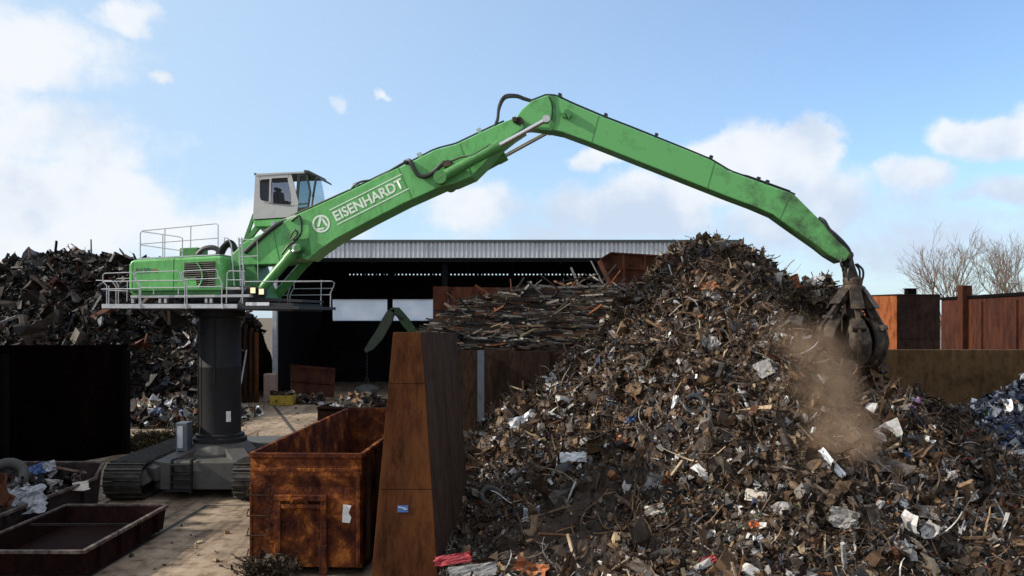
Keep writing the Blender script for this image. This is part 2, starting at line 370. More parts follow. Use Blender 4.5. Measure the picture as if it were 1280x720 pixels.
def template(kind, n):
    if kind == 'sheet':
        g = np.stack(np.meshgrid(np.linspace(-1, 1, 4), np.linspace(-.7, .7, 4), indexing='ij'), -1).reshape(-1, 2)
        v = np.zeros((n, 16, 3)); v[:, :, :2] = g + rng.normal(size=(n, 16, 2)) * .16
        v[:, :, 2] = rng.normal(size=(n, 1)) * .35 * (g[:, 0] ** 2) + rng.normal(size=(n, 1)) * .3 * g[:, 0] * g[:, 1] + rng.normal(size=(n, 16)) * .16
        return v, grid_quads(4, 4)
    if kind == 'curl':
        t = np.linspace(-1, 1, 7); w = np.array([-1, 0, 1.]); v = np.zeros((n, 7, 3, 3)); k = rng.uniform(.6, 2.6, (n, 1, 1)); wd = rng.uniform(.15, .6, (n, 1, 1))
        a = t[None, :, None] * k
        v[..., 0] = np.sin(a) / k * 1.2 + 0 * w; v[..., 2] = (1 - np.cos(a)) / k * 1.2 + 0 * w; v[..., 1] = w * wd + t[None, :, None] * rng.normal(size=(n, 1, 1)) * .4
        v += rng.normal(size=v.shape) * .05
        return v.reshape(n, 21, 3), grid_quads(7, 3)
    if kind == 'strip':
        t = np.linspace(-1, 1, 8); v = np.zeros((n, 8, 2, 3)); ph = rng.uniform(0, 6.28, (n, 1)); fr = rng.uniform(.5, 3.2, (n, 1)); am = rng.uniform(.05, .35, (n, 1))
        cx = t[None] * 1.2; cz = np.sin(t[None] * fr + ph) * am; cy = np.cos(t[None] * fr * .8 + ph * 2) * am; tw = rng.normal(size=(n, 1)) * 1.3 * t[None] + ph; wd = rng.uniform(.03, .12, (n, 1))
        for s, q in ((0, -1), (1, 1)):
            v[:, :, s, 0] = cx; v[:, :, s, 1] = cy + q * np.cos(tw) * wd; v[:, :, s, 2] = cz + q * np.sin(tw) * wd
        return v.reshape(n, 16, 3), grid_quads(8, 2)
    if kind == 'wire':
        m = 11; t = np.linspace(-1, 1, m); v = np.zeros((n, m, 2, 3)); k = rng.uniform(.5, 2.8, (n, 1)); ph = rng.uniform(0, 6.28, (n, 3)); a = t[None] * k; st = rng.uniform(.3, 1.0, (n, 1))
        cx = np.sin(a) / k * 1.6 + .2 * t * st; cz = (1 - np.cos(a)) / k * 1.3 + .1 * np.sin(3 * t[None] + ph[:, :1]); cy = .35 * t[None] * st + .12 * np.sin(4 * t[None] + ph[:, 1:2])
        for s, q in ((0, -1), (1, 1)):
            v[:, :, s, 0] = cx; v[:, :, s, 1] = cy + q * .022; v[:, :, s, 2] = cz + q * .022
        return v.reshape(n, 22, 3), grid_quads(11, 2)
    if kind == 'bar':
        b = np.array([(x, y, z) for z in (-1, 1) for y in (-1, 1) for x in (-1, 1)], float)
        s = np.stack([np.full(n, 1.3), rng.uniform(.025, .08, n), rng.uniform(.02, .08, n)], 1); return b[None] * s[:, None], BOXQ
    if kind == 'chunk':
        b = np.array([(x, y, z) for z in (-1, 1) for y in (-1, 1) for x in (-1, 1)], float)
        s = rng.uniform(.25, .8, (n, 3)); return b[None] * s[:, None] + rng.normal(size=(n, 8, 3)) * .14, BOXQ
    if kind == 'pipe':
        m = 6; a = np.arange(m + 1) / m * 2 * np.pi; v = np.zeros((n, 2, m + 1, 3)); r = rng.uniform(.06, .3, (n, 1))
        for i, x in enumerate((-1, 1)):
            v[:, i, :, 0] = x; v[:, i, :, 1] = np.cos(a) * r; v[:, i, :, 2] = np.sin(a) * r
        return v.reshape(n, 2 * (m + 1), 3), grid_quads(2, m + 1)
def scrap(pts, nrm, size, palette, weights, kinds, align=.35, lift=.3, vary=.35):
    """returns V,Q,C for pieces at pts"""
    Vs, Qs, Cs = [], [], []; base = 0
    pal = np.array([p[:3] for p in palette], float); met = np.array([p[3] for p in palette], float)
    names = list(kinds); kw = np.array([kinds[k] for k in names], float); kw /= kw.sum(); which = rng.choice(len(names), len(pts), p=kw)
    w = np.array(weights, float)
    for ki, kn in enumerate(names):
        idx = np.where(which == ki)[0]; n = len(idx)
        if not n: continue
        v, q = template(kn, n); Rm = rotmats(nrm[idx], align)
        v = v * size[idx][:, None, None]; v = np.einsum('nij,nkj->nki', Rm, v)
        v = v + (pts[idx] + nrm[idx] * (size[idx] * lift)[:, None])[:, None, :]
        if w.ndim == 1: ci = rng.choice(len(pal), n, p=w / w.sum())
        else:
            ww = w[idx]; ww = ww / ww.sum(1, keepdims=True); ci = (ww.cumsum(1) < rng.random((n, 1))).sum(1).clip(0, len(pal) - 1)
        c = pal[ci] * (1 + rng.uniform(-vary, vary, (n, 1))); c = np.concatenate([c, met[ci][:, None]], 1)
        k = v.shape[1]; Vs.append(v.reshape(-1, 3)); Cs.append(np.repeat(c, k, 0))
        Qs.append((q[None] + (np.arange(n) * k)[:, None, None]).reshape(-1, 4) + base); base += n * k
    return np.concatenate(Vs), np.concatenate(Qs), np.clip(np.concatenate(Cs), 0, 1)
def join_np(parts):
    V, Q, C = [], [], []; b = 0
    for v, q, c in parts: V.append(v); Q.append(q + b); C.append(c); b += len(v)
    return np.concatenate(V), np.concatenate(Q), np.concatenate(C)
def field(Hf, x0, x1, y0, y1, step, col):
    nx = int((x1 - x0) / step) + 1; ny = int((y1 - y0) / step) + 1
    X, Y = np.meshgrid(np.linspace(x0, x1, nx), np.linspace(y0, y1, ny), indexing='ij'); Z = Hf(X, Y)
    V = np.stack([X, Y, Z], -1).reshape(-1, 3); C = np.tile(np.array([*col, 0.]), (len(V), 1)); t = fbm(X * 1.7, Y * 1.7, 4, 9).ravel()[:, None]
    C[:, :3] *= (.5 + 1.0 * t)
    return V, grid_quads(nx, ny), C
def sample(Hf, x0, x1, y0, y1, n, keep=.08):
    x = rng.uniform(x0, x1, n); y = rng.uniform(y0, y1, n); z = Hf(x, y); e = .15
    nx = (Hf(x - e, y) - Hf(x + e, y)) / (2 * e); ny = (Hf(x, y - e) - Hf(x, y + e)) / (2 * e)
    nr = np.stack([nx, ny, np.ones(n)], 1); nr /= np.linalg.norm(nr, axis=1, keepdims=True); k = z > keep
    return np.stack([x, y, z], 1)[k], nr[k]

# ================================================================== THE SETTING
g = MB(); g.box(-900, 900, -60, 2500, -.3, -.02); tag(g.build('earth_ground', M['earth']), kind='structure')
g = MB(); g.add([(-60, -10, 0), (60, -10, 0), (60, 82, 0), (-60, 82, 0)], [(0, 1, 2, 3)])
tag(g.build('yard_ground', M['ground']), kind='structure')
g = MB()
for (a, b, w) in [((-9.2, 14, .004), (-9.0, 26, .004), .07), ((-8.9, 38, .004), (-15.6, 57, .004), .10), ((-14, 38, .004), (2, 38.6, .004), .05), ((-9, 26, .004), (-2, 26.3, .004), .05), ((-20, 48, .004), (0, 48.4, .004), .05)]:
    a = Vector(a); b = Vector(b); d = (b - a).normalized(); n_ = Vector((-d.y, d.x, 0)) * w
    g.add([a - n_, b - n_, b + n_, a + n_], [(0, 1, 2, 3)])
tag(g.build('ground_joints', M['joint']), kind='structure')

# ---- hall
hl = empty('storage_hall', (-1, 60, 0), 'long open fronted storage hall with pale corrugated fascia behind the yard', 'hall')
HX0, HX1 = -16.2, 15.5
b = MB()
n = int((HX1 - HX0) / .30); prof = []
for i in range(n):
    x = HX0 + i * .30; prof += [(x, 0), (x + .10, 0), (x + .13, .12), (x + .25, .12)]
vs = []; fs = []
for (x, d) in prof: vs += [(x, 60 - d, 9.56), (x, 60 - d, 10.62)]
fs = [(2 * i, 2 * i + 2, 2 * i + 3, 2 * i + 1) for i in range(len(prof) - 1)]
b.add(vs, fs); b.build('fascia', M['hallmetal'], hl)
b = MB(); b.box(HX0 - .2, HX1 + .2, 59.75, 60.25, 10.63, 10.78); b.build('roof_trim', M['trim'], hl)
b = MB(); b.box(HX0, HX1, 60.3, 76, 10.3, 10.5); b.build('roof', M['halldark'], hl)
b = MB(); b.box(HX0, HX1, 60.05, 60.25, 9.3, 9.56); b.build('front_beam', M['halldark'], hl)
b = MB()   # back wall with an open band for the light panels and ventilation slots
zb = P(0, 401, 75).z; zt = P(0, 374, 75).z
b.box(HX0, HX1, 75, 75.2, 0, zb); b.box(HX0, HX1, 75, 75.2, zt, 9.08); b.box(HX0, HX1, 75, 75.2, 9.20, 10.3)
xs = P(438, 0, 75).x; b.box(HX0, xs - .12, 75, 75.2, 9.08, 9.20)
while xs < HX1:
    hh = random.random(); b.box(xs, xs + (.2 if hh > .12 else .28), 75, 75.2, 9.08, 9.20); xs += .32
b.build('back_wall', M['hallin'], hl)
for (a, c) in ((416, 486), (488, 541), (543, 640), (642, 740), (742, 840)):
    b = MB(); b.box(P(a, 0, 75).x, P(c, 0, 75).x, 75.06, 75.1, zb, zt); b.build('light_panel', M['translucent'], hl)
b = MB(); x = P(416, 0, 75).x
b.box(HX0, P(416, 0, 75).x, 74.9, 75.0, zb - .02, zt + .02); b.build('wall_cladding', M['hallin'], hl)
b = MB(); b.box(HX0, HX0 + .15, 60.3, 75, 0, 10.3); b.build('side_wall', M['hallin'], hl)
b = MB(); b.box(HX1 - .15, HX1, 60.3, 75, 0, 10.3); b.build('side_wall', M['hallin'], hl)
for px, D, w in ((343, 59.9, .28), (556, 60.5, .38), (750, 60.5, .38), (487, 74.6, .4), (346, 70, .3), (640, 74.6, .4)):
    X = P(px, 0, D).x; b = MB(); b.box(X - w / 2, X + w / 2, D, D + .08, 0, 10.2); b.box(X - w / 2, X + w / 2, D + w, D + w + .08, 0, 10.2); b.box(X - .04, X + .04, D + .08, D + w, 0, 10.2)
    b.build('column', M['hallin'] if D > 70 or px > 500 else M['deck'], hl)
b = MB()
for i in range(9):
    X = HX0 + 1.5 + i * 3.7; b.beam((X, 60.6, 9.9), (X, 75, 9.9), .15, .35)
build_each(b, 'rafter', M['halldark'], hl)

# ---- plates and walls
def plate_wall(name, label, x0, x1, y, z0, z1, mat, seams, th=.14, parent=None):
    o = empty(name, ((x0 + x1) / 2, y, 0), label, 'wall')
    xs = [x0] + seams + [x1]
    for i in range(len(xs) - 1):
        b = MB(); b.box(xs[i] + .008, xs[i + 1] - .008, y + (i % 2) * .03, y + th, z0, z1 - (i * 37 % 5) * .015); b.build('plate', mat, o)
    return o
Dw = 34.5; zw = P(0, 437, Dw).z
w = plate_wall('bay_wall', 'dark brown steel wall behind the left foot of the scrap heap', -4.2, P(752, 0, Dw).x, Dw, 0, zw, M['rustC'], [-2.6, -.2, 1.5])
b = MB(); X = P(601, 0, Dw - .3).x; b.box(X - .13, X + .13, Dw - .34, Dw - .30, 0, zw - .03); b.box(X - .13, X + .13, Dw - .08, Dw - .04, 0, zw - .03); b.box(X - .02, X + .02, Dw - .30, Dw - .08, 0, zw - .03); b.build('post', M['postblue'], w)
b = MB(); b.box(10, 27.5, Dw, Dw + .35, 0, zw); w = b.build('retaining_wall', M['conc_wall'], origin=(16, Dw, 0), bevel=.03)
tag(w, 'mud stained brown retaining wall right of the grab, below the rusty fence', 'wall')
w = plate_wall('steel_barrier', 'tall rust brown steel plates standing in front of the hall opening', P(541, 0, 50).x, P(760, 0, 50).x, 50, 0, P(0, 358, 50).z, M['rustD'], [P(560, 0, 50).x, P(600, 0, 50).x, P(642, 0, 50).x, P(691, 0, 50).x])
# left black wall, running towards the camera
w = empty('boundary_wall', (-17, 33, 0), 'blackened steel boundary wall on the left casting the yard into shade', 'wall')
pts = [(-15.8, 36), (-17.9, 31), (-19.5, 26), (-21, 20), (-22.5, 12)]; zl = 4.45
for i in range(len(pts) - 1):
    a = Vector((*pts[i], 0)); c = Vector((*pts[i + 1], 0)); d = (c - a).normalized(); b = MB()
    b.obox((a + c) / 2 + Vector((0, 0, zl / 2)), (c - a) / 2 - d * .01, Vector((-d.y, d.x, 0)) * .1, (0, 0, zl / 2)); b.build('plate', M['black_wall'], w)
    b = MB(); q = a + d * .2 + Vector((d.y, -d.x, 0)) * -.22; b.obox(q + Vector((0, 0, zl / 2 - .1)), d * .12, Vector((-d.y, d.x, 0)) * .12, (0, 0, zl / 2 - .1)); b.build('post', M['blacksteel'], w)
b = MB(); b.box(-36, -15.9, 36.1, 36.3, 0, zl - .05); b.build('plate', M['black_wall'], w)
# right: rusty fence wall running towards the camera
fz = 6.6; a = P(1178, 0, 55); a.z = 0; c = P(1300, 0, 41); c.z = 0; d = (c - a).normalized(); nn = Vector((-d.y, d.x, 0))
w = empty('rusty_fence', (a + c) / 2, 'tall red brown rusty plate fence with black top edge at the right', 'fence')
for i in range(6):
    p = a + (c - a) * i / 6; q = a + (c - a) * (i + 1) / 6; b = MB(); b.obox((p + q) / 2 + Vector((0, 0, fz / 2)), (q - p) / 2 - d * .01, nn * .06, (0, 0, fz / 2)); b.build('plate', M['rustD'], w)
    if i in (2, 4): b = MB(); b.obox(q + Vector((-.12, 0, fz / 2 - .1)), d * .06, nn * .06, (0, 0, fz / 2 - .12)); b.build('rib', M['rustD'], w)
b = MB(); b.obox((a + c) / 2 + Vector((0, 0, fz + .08)), (c - a) / 2, nn * .14, (0, 0, .08)); b.build('top_edge', M['blacksteel'], w)
X = P(1206, 0, 50.5); b = MB(); b.box(X.x - .28, X.x + .27, 50.2, 50.8, 0, P(0, 357, 50.5).z); o = b.build('steel_post', M['rustD'], origin=(X.x, 50.5, 0), bevel=.02)
tag(o, 'thick red brown steel post rising above the rusty fence', 'post')
# dark/orange steel box
b0 = P(1121, 0, 40); o = empty('steel_cabin', (b0.x + 1, 41.5, 0), 'windowless steel cabin with bright orange side and dark maroon front', 'cabin')
zt_ = P(0, 369, 40).z; c1 = Vector((b0.x, 40, 0)); c2 = Vector((P(1175, 0, 40.35).x, 40.35, 0)); dl = Vector((-.95, 3.4, 0))
def wallq(p, q, z0, z1, nm, mat, par, th=.05):
    d = (q - p).normalized(); n_ = Vector((-d.y, d.x, 0)) * th; b = MB(); b.prism([p + Vector((0, 0, z0)), q + Vector((0, 0, z0)), q + Vector((0, 0, z1)), p + Vector((0, 0, z1))], n_); return b.build(nm, mat, par)
wallq(c1, c2, 0, zt_, 'front_wall', M['boxdark'], o); wallq(c1 + dl, c1, 0, zt_ - .005, 'side_wall', M['orange'], o)
wallq(c2, c2 + dl, 0, zt_, 'side_wall', M['boxdark'], o); wallq(c2 + dl, c1 + dl, 0, zt_, 'back_wall', M['boxdark'], o)
b = MB(); b.prism([v + Vector((0, 0, zt_)) for v in (c1 + Vector((-.04, -.04, 0)), c2 + Vector((.04, -.04, 0)), c2 + dl, c1 + dl)], (0, 0, .05)); b.build('roof', M['boxdark'], o)
b = MB(); b.beam(c1 + Vector((0, -.015, P(0, 423, 40).z)), c2 + Vector((0, -.015, P(0, 423, 40).z)), .03, .05); b.build('seam', M['boxdark'], o)
q = P(1138, 0, 41); b = MB(); b.box(q.x - .2, q.x + .2, 40.8, 41.2, zt_ + .05, zt_ + .3); b.box(q.x - .25, q.x + .25, 40.75, 41.25, zt_ + .3, zt_ + .34); b.build('vent', M['blacksteel'], o)

# ---- divider block between container and heap
o = empty('dividing_wall', (-2, 20, 0), 'tapering tall rust brown steel dividing wall between the skip and the scrap heap', 'wall')
zt_ = P(0, 415, 18).z
def divx(z, D, side):   # wall faces at height z and depth D
    t = z / zt_; k = (D - 18) / 4.5
    l = -2.90 + (.47) * t; r = -1.50 - .36 * t
    return (r + .42 * k) if side else (l + .42 * k)
zs = [0, P(0, 612, 18).z, P(0, 480, 18).z, zt_]
for i in range(3):
    z0, z1 = zs[i] + .006, zs[i + 1] - .006; b = MB()
    b.prism([(divx(z0, 18, 0), 18, z0), (divx(z0, 18, 1), 18, z0), (divx(z1, 18, 1), 18, z1), (divx(z1, 18, 0), 18, z1)], (0, .08, 0)); b.build('end_plate', M['rustB'], o, bevel=.008)
for side, k in ((1, .06), (0, -.06)):
    for (d0, d1, dz) in ((18.085, 20.2, 0), (20.22, 22.6, -.06)):
        b = MB(); z1 = zt_ - (d0 - 18) * .02 + dz * .3
        pp = [Vector((divx(0, d0, side), d0, 0)), Vector((divx(0, d1, side), d1, 0)), Vector((divx(z1, d1, side), d1, z1 - .04)), Vector((divx(z1, d0, side), d0, z1))]
        b.prism(pp, (-k, 0, 0)); b.build('side_plate', M['rustC'], o)
b = MB(); b.prism([(divx(zt_, 18, 0) + .06, 18.09, zt_ - .12), (divx(zt_, 18, 1) - .06, 18.09, zt_ - .12), (divx(zt_, 22.6, 1) - .06, 22.5, zt_ - .2), (divx(zt_, 22.6, 0) + .06, 22.5, zt_ - .2)], (0, 0, .05)); b.build('top_fill', M['rustC'], o)
b = MB(); q = P(503.5, 636, 17.99); b.box(q.x - .11, q.x + .11, 17.985, 17.995, q.z - .07, q.z + .07); b.build('sticker', M['blue'], o)
b = MB(); wcol = [(-.09, .03, .06), (-.04, .015, .08), (.02, -.01, .07)]
for (dx, dz, w_) in wcol: b.box(q.x + dx, q.x + dx + w_, 17.978, 17.983, q.z + dz, q.z + dz + .012)
b.build('sticker_marks', M['white'], o)

# ================================================================== CONTAINERS
def open_box(o, C, u, v, L_, W_, H_, mat, th=.06, zb=.15, rim=.1):
    """open skip: front-left corner C, u along length, v across, parts front/side/back/floor"""
    up = Vector((0, 0, 1)); C = Vector(C)
    def quad(p, q, inn, nm):
        b = MB(); b.prism([p + up * zb, q + up * zb, q + up * (H_ - .01), p + up * (H_ - .01)], inn * th); return b.build(nm, mat, o)
    A = C; B = C + v * W_; D_ = C + u * L_; E = B + u * L_
    quad(A, B, u, 'end_wall'); quad(B + u * th, E - u * th, -v, 'side_wall'); quad(D_ + u * 0, E, -u, 'end_wall'); quad(A + u * th, D_ - u * th, v, 'side_wall')
    b = MB(); b.prism([A + up * (zb + .01) + u * th + v * th, B + up * (zb + .01) + u * th - v * th, E + up * (zb + .01) - u * th - v * th, D_ + up * (zb + .01) - u * th + v * th], up * .05); b.build('floor', mat, o)
    b = MB()
    for p, q in ((A, B), (D_, E)): b.beam(p + up * H_ - v * .03, q + up * H_ + v * .03, rim, rim)
    for p, q in ((A, D_), (B, E)): b.beam(p + up * H_ + u * rim * .55, q + up * H_ - u * rim * .55, rim * .98, rim * .96)
    return b.build('rim', mat, o, bevel=.015)
u = Vector((.04, .9992, 0)); v = Vector((.9992, -.04, 0)); C0 = Vector(((313 - 640) / F * 19, 19, 0)); H0 = 2.60
o = empty('roll_off_container', C0 + u * 4.6 + v * 1.2, 'tall open roll-off container with flaking orange rust and white sticker on its end', 'container')
open_box(o, C0, u, v, 9.3, 2.42, H0, M['rustA'], .07, .2)
b = MB()    # hook frame on the near end
fr = lambda x, z, d=-.07: C0 + v * x + u * d + Vector((0, 0, z))
for x in (.62, 1.62): b.beam(fr(x, .05), fr(x, 1.72), .13, .12, up=(0, 1, 0))
b.beam(fr(.55, 1.70, -.08), fr(1.69, 1.70, -.08), .13, .12); b.beam(fr(.7, 1.52, -.08), fr(1.55, 1.52, -.08), .09, .09)
b.tube([fr(.95, 1.6, -.2), fr(1.02, 1.7, -.24), fr(1.2, 1.72, -.24), fr(1.3, 1.6, -.2)], .04)
b.beam(fr(1.62, .05, -.09), fr(1.62, .7, -.09), .16, .14, up=(0, 1, 0)); b.build('hook_frame', M['rustA'], o, bevel=.012)
b = MB()
for z in (.45, .9, 1.32, 1.76): b.tube([fr(-.03, z + .12, -.02), fr(-.03, z, -.16), fr(.42, z, -.16), fr(.42, z + .12, -.02)], .018)
build_each(b, 'climbing_rung', M['rustC'], o)
b = MB(); b.beam(fr(.02, 2.3), fr(2.4, 2.3), .05, .07); b.beam(fr(.02, 2.0, -.02), fr(.02, .25, -.02), .05, .05, up=(0, 1, 0)); b.beam(fr(2.36, 2.2, -.03), fr(2.36, .25, -.03), .08, .09, up=(0, 1, 0)); build_each(b, 'stiffener', M['rustA'], o, bevel=.01)
b = MB(); random.seed(3)
for (x, z, w_, h_) in ((2.0, 1.15, .20, .40),): 
    pts_ = [(x, z + .02), (x + w_ * .8, z), (x + w_, z + h_ * .3), (x + w_ * .7, z + h_ * .55), (x + w_, z + h_ * .95), (x + .02, z + h_)]
    b.prism([fr(a_, c_, -.012) for a_, c_ in pts_], u * .006)
b.build('sticker', M['whitesheet'], o)
b = MB()
for i in range(9):
    p = C0 + v * 2.42 + u * (.5 + i * 1.02); b.beam(p + Vector((.05, 0, .25)), p + Vector((.05, 0, H0 - .08)), .09, .08, up=(0, 1, 0))
build_each(b, 'side_rib', M['rustC'], o)
b = MB()
for p in (fr(.3, .11, .5), fr(1.9, .11, .5), fr(.3, .11, 8.2), fr(1.9, .11, 8.2)): b.tube([p - v * .15, p + v * .15], .11, 14)
build_each(b, 'roller', M['rustC'], o)
# small skip behind
u2 = Vector((.12, .993, 0)); v2 = Vector((.993, -.12, 0)); C2 = Vector((P(397, 0, 35).x, 35, 0))
o = empty('small_skip', C2 + u2 * 1.6 + v2 * 1.4, 'low red rusty skip full of light scrap behind the big container', 'skip')
open_box(o, C2, u2, v2, 3.6, 2.7, 1.95, M['redskip'], .05, .1, .09)
# left grimy skip
uL = Vector((0, 1, 0)); vL = Vector((1, 0, 0))
o = empty('scrap_skip', (-13.2, 21.5, 0), 'grimy dark skip heaped with a tyre and white sacks at lower left', 'skip')
def skip(o, x0, x1, y0, y1, h, mat, slope=.35, th=.05, rear_up=.25):
    for x, s in ((x0, 1), (x1, -1)):
        b = MB(); b.prism([(x, y0 + slope, .12), (x, y1 - slope, .12), (x, y1, h + rear_up * .4), (x, y1 - .5, h), (x, y0, h)], (s * th, 0, 0)); b.build('side_wall', mat, o)
    for (ya, yb, hh) in ((y1 - slope, y1, h + rear_up * .4), (y0 + slope, y0, h)):
        s = -1 if yb > ya else 1
        b = MB(); b.prism([(x0 + th, ya, .12), (x1 - th, ya, .12), (x1 - th, yb, hh), (x0 + th, yb, hh)], (0, s * th, 0)); b.build('end_wall', mat, o)
    b = MB(); b.box(x0 + th, x1 - th, y0 + slope, y1 - slope, .12, .18); b.build('floor', mat, o)
    b = MB()
    for x in (x0 - .02, x1 + .02): b.beam((x, y0, h), (x, y1 - .5, h), .09, .07); b.beam((x, y1 - .5, h), (x, y1, h + rear_up * .4), .09, .07)
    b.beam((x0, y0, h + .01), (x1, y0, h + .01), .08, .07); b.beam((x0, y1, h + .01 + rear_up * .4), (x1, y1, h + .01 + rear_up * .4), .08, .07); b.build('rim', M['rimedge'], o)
    b = MB(); k = 4
    for i in range(k):
        yy = y0 + slope + (y1 - y0 - 2 * slope) * (i + .5) / k; b.beam((x1 + .05, yy, .15), (x1 + .05, yy, h - .04), .1, .1, up=(0, 1, 0))
    build_each(b, 'side_rib', mat, o)
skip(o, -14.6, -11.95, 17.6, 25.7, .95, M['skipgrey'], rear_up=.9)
o = empty('flat_skip', (-10.3, 20.6, 0), 'empty low dark red flat skip with cross bar at lower left', 'skip')
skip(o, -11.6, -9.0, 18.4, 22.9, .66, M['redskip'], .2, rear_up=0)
b = MB(); b.beam((-11.55, 21.1, .6), (-9.05, 21.1, .6), .07, .05); b.build('cross_bar', M['skipgrey'], o)
# skip standing on the long scrap
o = empty('tipping_skip', P(790, 355, 42), 'rusty brown tipping skip perched above the long scrap before the hall fascia', 'skip')
fpts = [(751, 324), (764, 316), (829, 320), (836, 326), (822, 358), (767, 358)]
b = MB(); b.prism([P(x, y, 41.4) for x, y in fpts], (0, .06, 0)); b.build('front_wall', M['rustD'], o)
b = MB(); b.prism([P(x, y, 41.4) + Vector((0, 1.9, 0)) for x, y in fpts], (0, .06, 0)); b.build('back_wall', M['rustD'], o)
b = MB()
for i in (0, 5, 4, 3):
    p = P(*fpts[i], 41.46); q = P(*fpts[(i + 1) % 6], 41.46)
    if i == 3: q = P(*fpts[4], 41.46)
    b.prism([p, q, q + Vector((0, 1.84, 0)), p + Vector((0, 1.84, 0))], (0, 0, .05))
b.build('shell', M['rustD'], o)
b = MB()
for i in range(5): b.beam(P(*fpts[i], 41.36), P(*fpts[i + 1], 41.36), .07, .1, up=(0, 1, 0))
for x in (779, 806): b.beam(P(x, 319, 41.35), P(x + 2, 357, 41.35), .1, .08, up=(0, 1, 0))
b.beam(P(756, 335, 41.35), P(832, 337, 41.35), .06, .06, up=(0, 1, 0)); build_each(b, 'rib', M['rustD'], o)
#PART2
# ================================================================== MATERIAL HANDLER
NB = Vector((.1, 1, 0)).normalized()
def BP(px, py, off=0.0):
    Y = (28.02 + off * 1.005) / (1 + .1 * (px - 640) / F); return P(px, py, Y)
def slab(b, pts, o0, o1):      # outline lying at offset o0, extruded back to o1
    return b.prism([BP(x, y, o0) for x, y in pts], NB * (o1 - o0))
pc = BP(275, 400, 0)
mh = empty('material_handler', (pc.x, pc.y, 0), 'huge green pylon mounted material handler reaching its boom over the scrap heap', 'material handler')
# undercarriage
PX = pc.x; PY = pc.y
b = MB(); z0, z1 = .28, 1.12
fx0, fx1 = PX - 1.42, PX + 1.55; fy = 26.95
out = [(fx0 + .28, fy), (fx1 - .45, fy), (fx1, fy + .4), (fx1 - .1, fy + 1.9), (fx0 + .1, fy + 1.9), (fx0 - .05, fy + .3)]
b.prism([(x, y, z0) for x, y in out][::-1], (0, 0, z1 - z0)); b.build('front_frame', M['chassis'], mh, bevel=.03)
b = MB(); out = [(fx0 + .3, 31.2), (fx1 - .3, 31.2), (fx1 - .2, 32.9), (fx0 + .2, 32.9)]; b.prism([(x, y, z0) for x, y in out], (0, 0, z1 - z0)); b.build('rear_frame', M['chassis'], mh, bevel=.03)
b = MB()
for sx in (-1, 1):
    for sy in (-1, 1):
        p = Vector((PX + sx * .5, PY + sy * .4, 1.25)); q = Vector((PX + sx * 1.5, PY + sy * 2.0, .95)); q.z = .75; b.beam(p, q, .6, .42)
        b.beam(q, Vector((PX + sx * 1.75, PY + sy * 2.05, .6)), .6, .4)
b.lathe((PX, PY, 0), [(1.15, .5), (1.15, 1.2), (.95, 1.42), (.84, 1.5)], 24); b.build('cross_frame', M['chassis'], mh, bevel=.02)
zt_ = BP(275, 388, 0).z
b = MB(); b.lathe((PX, PY, 0), [(.86, 1.5), (.86, 1.62), (.78, 1.66), (.78, 1.74), (.67, 1.78), (.665, 3.9), (.675, 3.92), (.675, 3.96), (.665, 3.98), (.665, zt_ - .25), (.8, zt_ - .2), (.8, zt_)], 48)
py_ = b.build('pylon', M['pylon'], mh, smooth=True)
b = MB(); b.obox((PX + .45, PY - .535, 2.35), (.06, .035, 0), (.01, -.012, 0), (0, 0, .17)); b.build('plate_sign', M['whitesheet'], py_)
b = MB(); b.tube([(PX - .52, PY - .52, 1.8), (PX - .54, PY - .52, zt_ - .4)], .025, 6); b.tube([(PX + .05, PY - .70, 3.4), (PX + .05, PY - .70, zt_ - .3)], .02, 6); b.build('cable_pipe', M['pylon'], py_)
b = MB(); b.box(PX - 1.08, PX - .72, PY - 1.0, PY - .5, 1.3, 2.2); o = b.build('switch_cabinet', M['postblue'], mh, bevel=.02)
b = MB(); b.box(PX - 1.02, PX - .85, PY - 1.02, PY - 1.003, 1.4, 2.1); b.build('door', M['deck'], o)
b = MB()   # ladder on the front frame
lx = P(228, 0, 26.9).x
for s in (-.3, .3): b.beam((lx + s, 26.78, .2), (lx + s, 26.86, 1.2), .05, .14, up=(0, 1, 0)); b.beam((lx + s, 26.86, 1.2), (lx + s, 27.2, 1.2), .05, .05)
for z in (.27, .53, .79, 1.05): b.box(lx - .3, lx + .3, 26.66, 26.90, z, z + .045)
b.build('access_steps', M['pylon'], mh)
for tx in (-11.72, -7.85):
    tr = MB(); y0, y1, zc, r = 26.9, 32.6, .60, .50
    tr.box(tx - .3, tx + .3, y0, y1, .3, .95)
    for k in range(7): yy = y0 + .5 + k * (y1 - y0 - 1) / 6; tr.tube([(tx - .38, yy, .28), (tx + .38, yy, .28)], .2, 14)
    tr.tube([(tx - .34, y0, zc), (tx + .34, y0, zc)], .42, 20); tr.tube([(tx - .34, y1, zc), (tx + .34, y1, zc)], .42, 20)
    t = tr.build('track', M['dark'], mh, bevel=.01)
    b = MB(); path = []; arc = math.pi * r; L_ = 2 * (y1 - y0) + 2 * arc; nsh = 68
    for i in range(nsh):
        s = i / nsh * L_
        if s < y1 - y0: p = Vector((tx, y0 + s, zc + r)); a = 0
        elif s < y1 - y0 + arc: a = (s - (y1 - y0)) / r; p = Vector((tx, y1 + math.sin(a) * r, zc + math.cos(a) * r))
        elif s < 2 * (y1 - y0) + arc: a = math.pi; p = Vector((tx, y1 - (s - (y1 - y0) - arc), zc - r))
        else: a = math.pi + (s - 2 * (y1 - y0) - arc) / r; p = Vector((tx, y0 + math.sin(a) * r, zc + math.cos(a) * r))
        tang = Vector((0, math.cos(a), -math.sin(a))); nor = Vector((0, math.sin(a), math.cos(a)))
        b.obox(p, (.56, 0, 0), tang * (L_ / nsh * .46), nor * .025); b.obox(p + nor * .05, (.56, 0, 0), tang * .018, nor * .035)
    b.build('track_shoes', M['track'], t)
b = MB()
for px_, w_ in (): pass
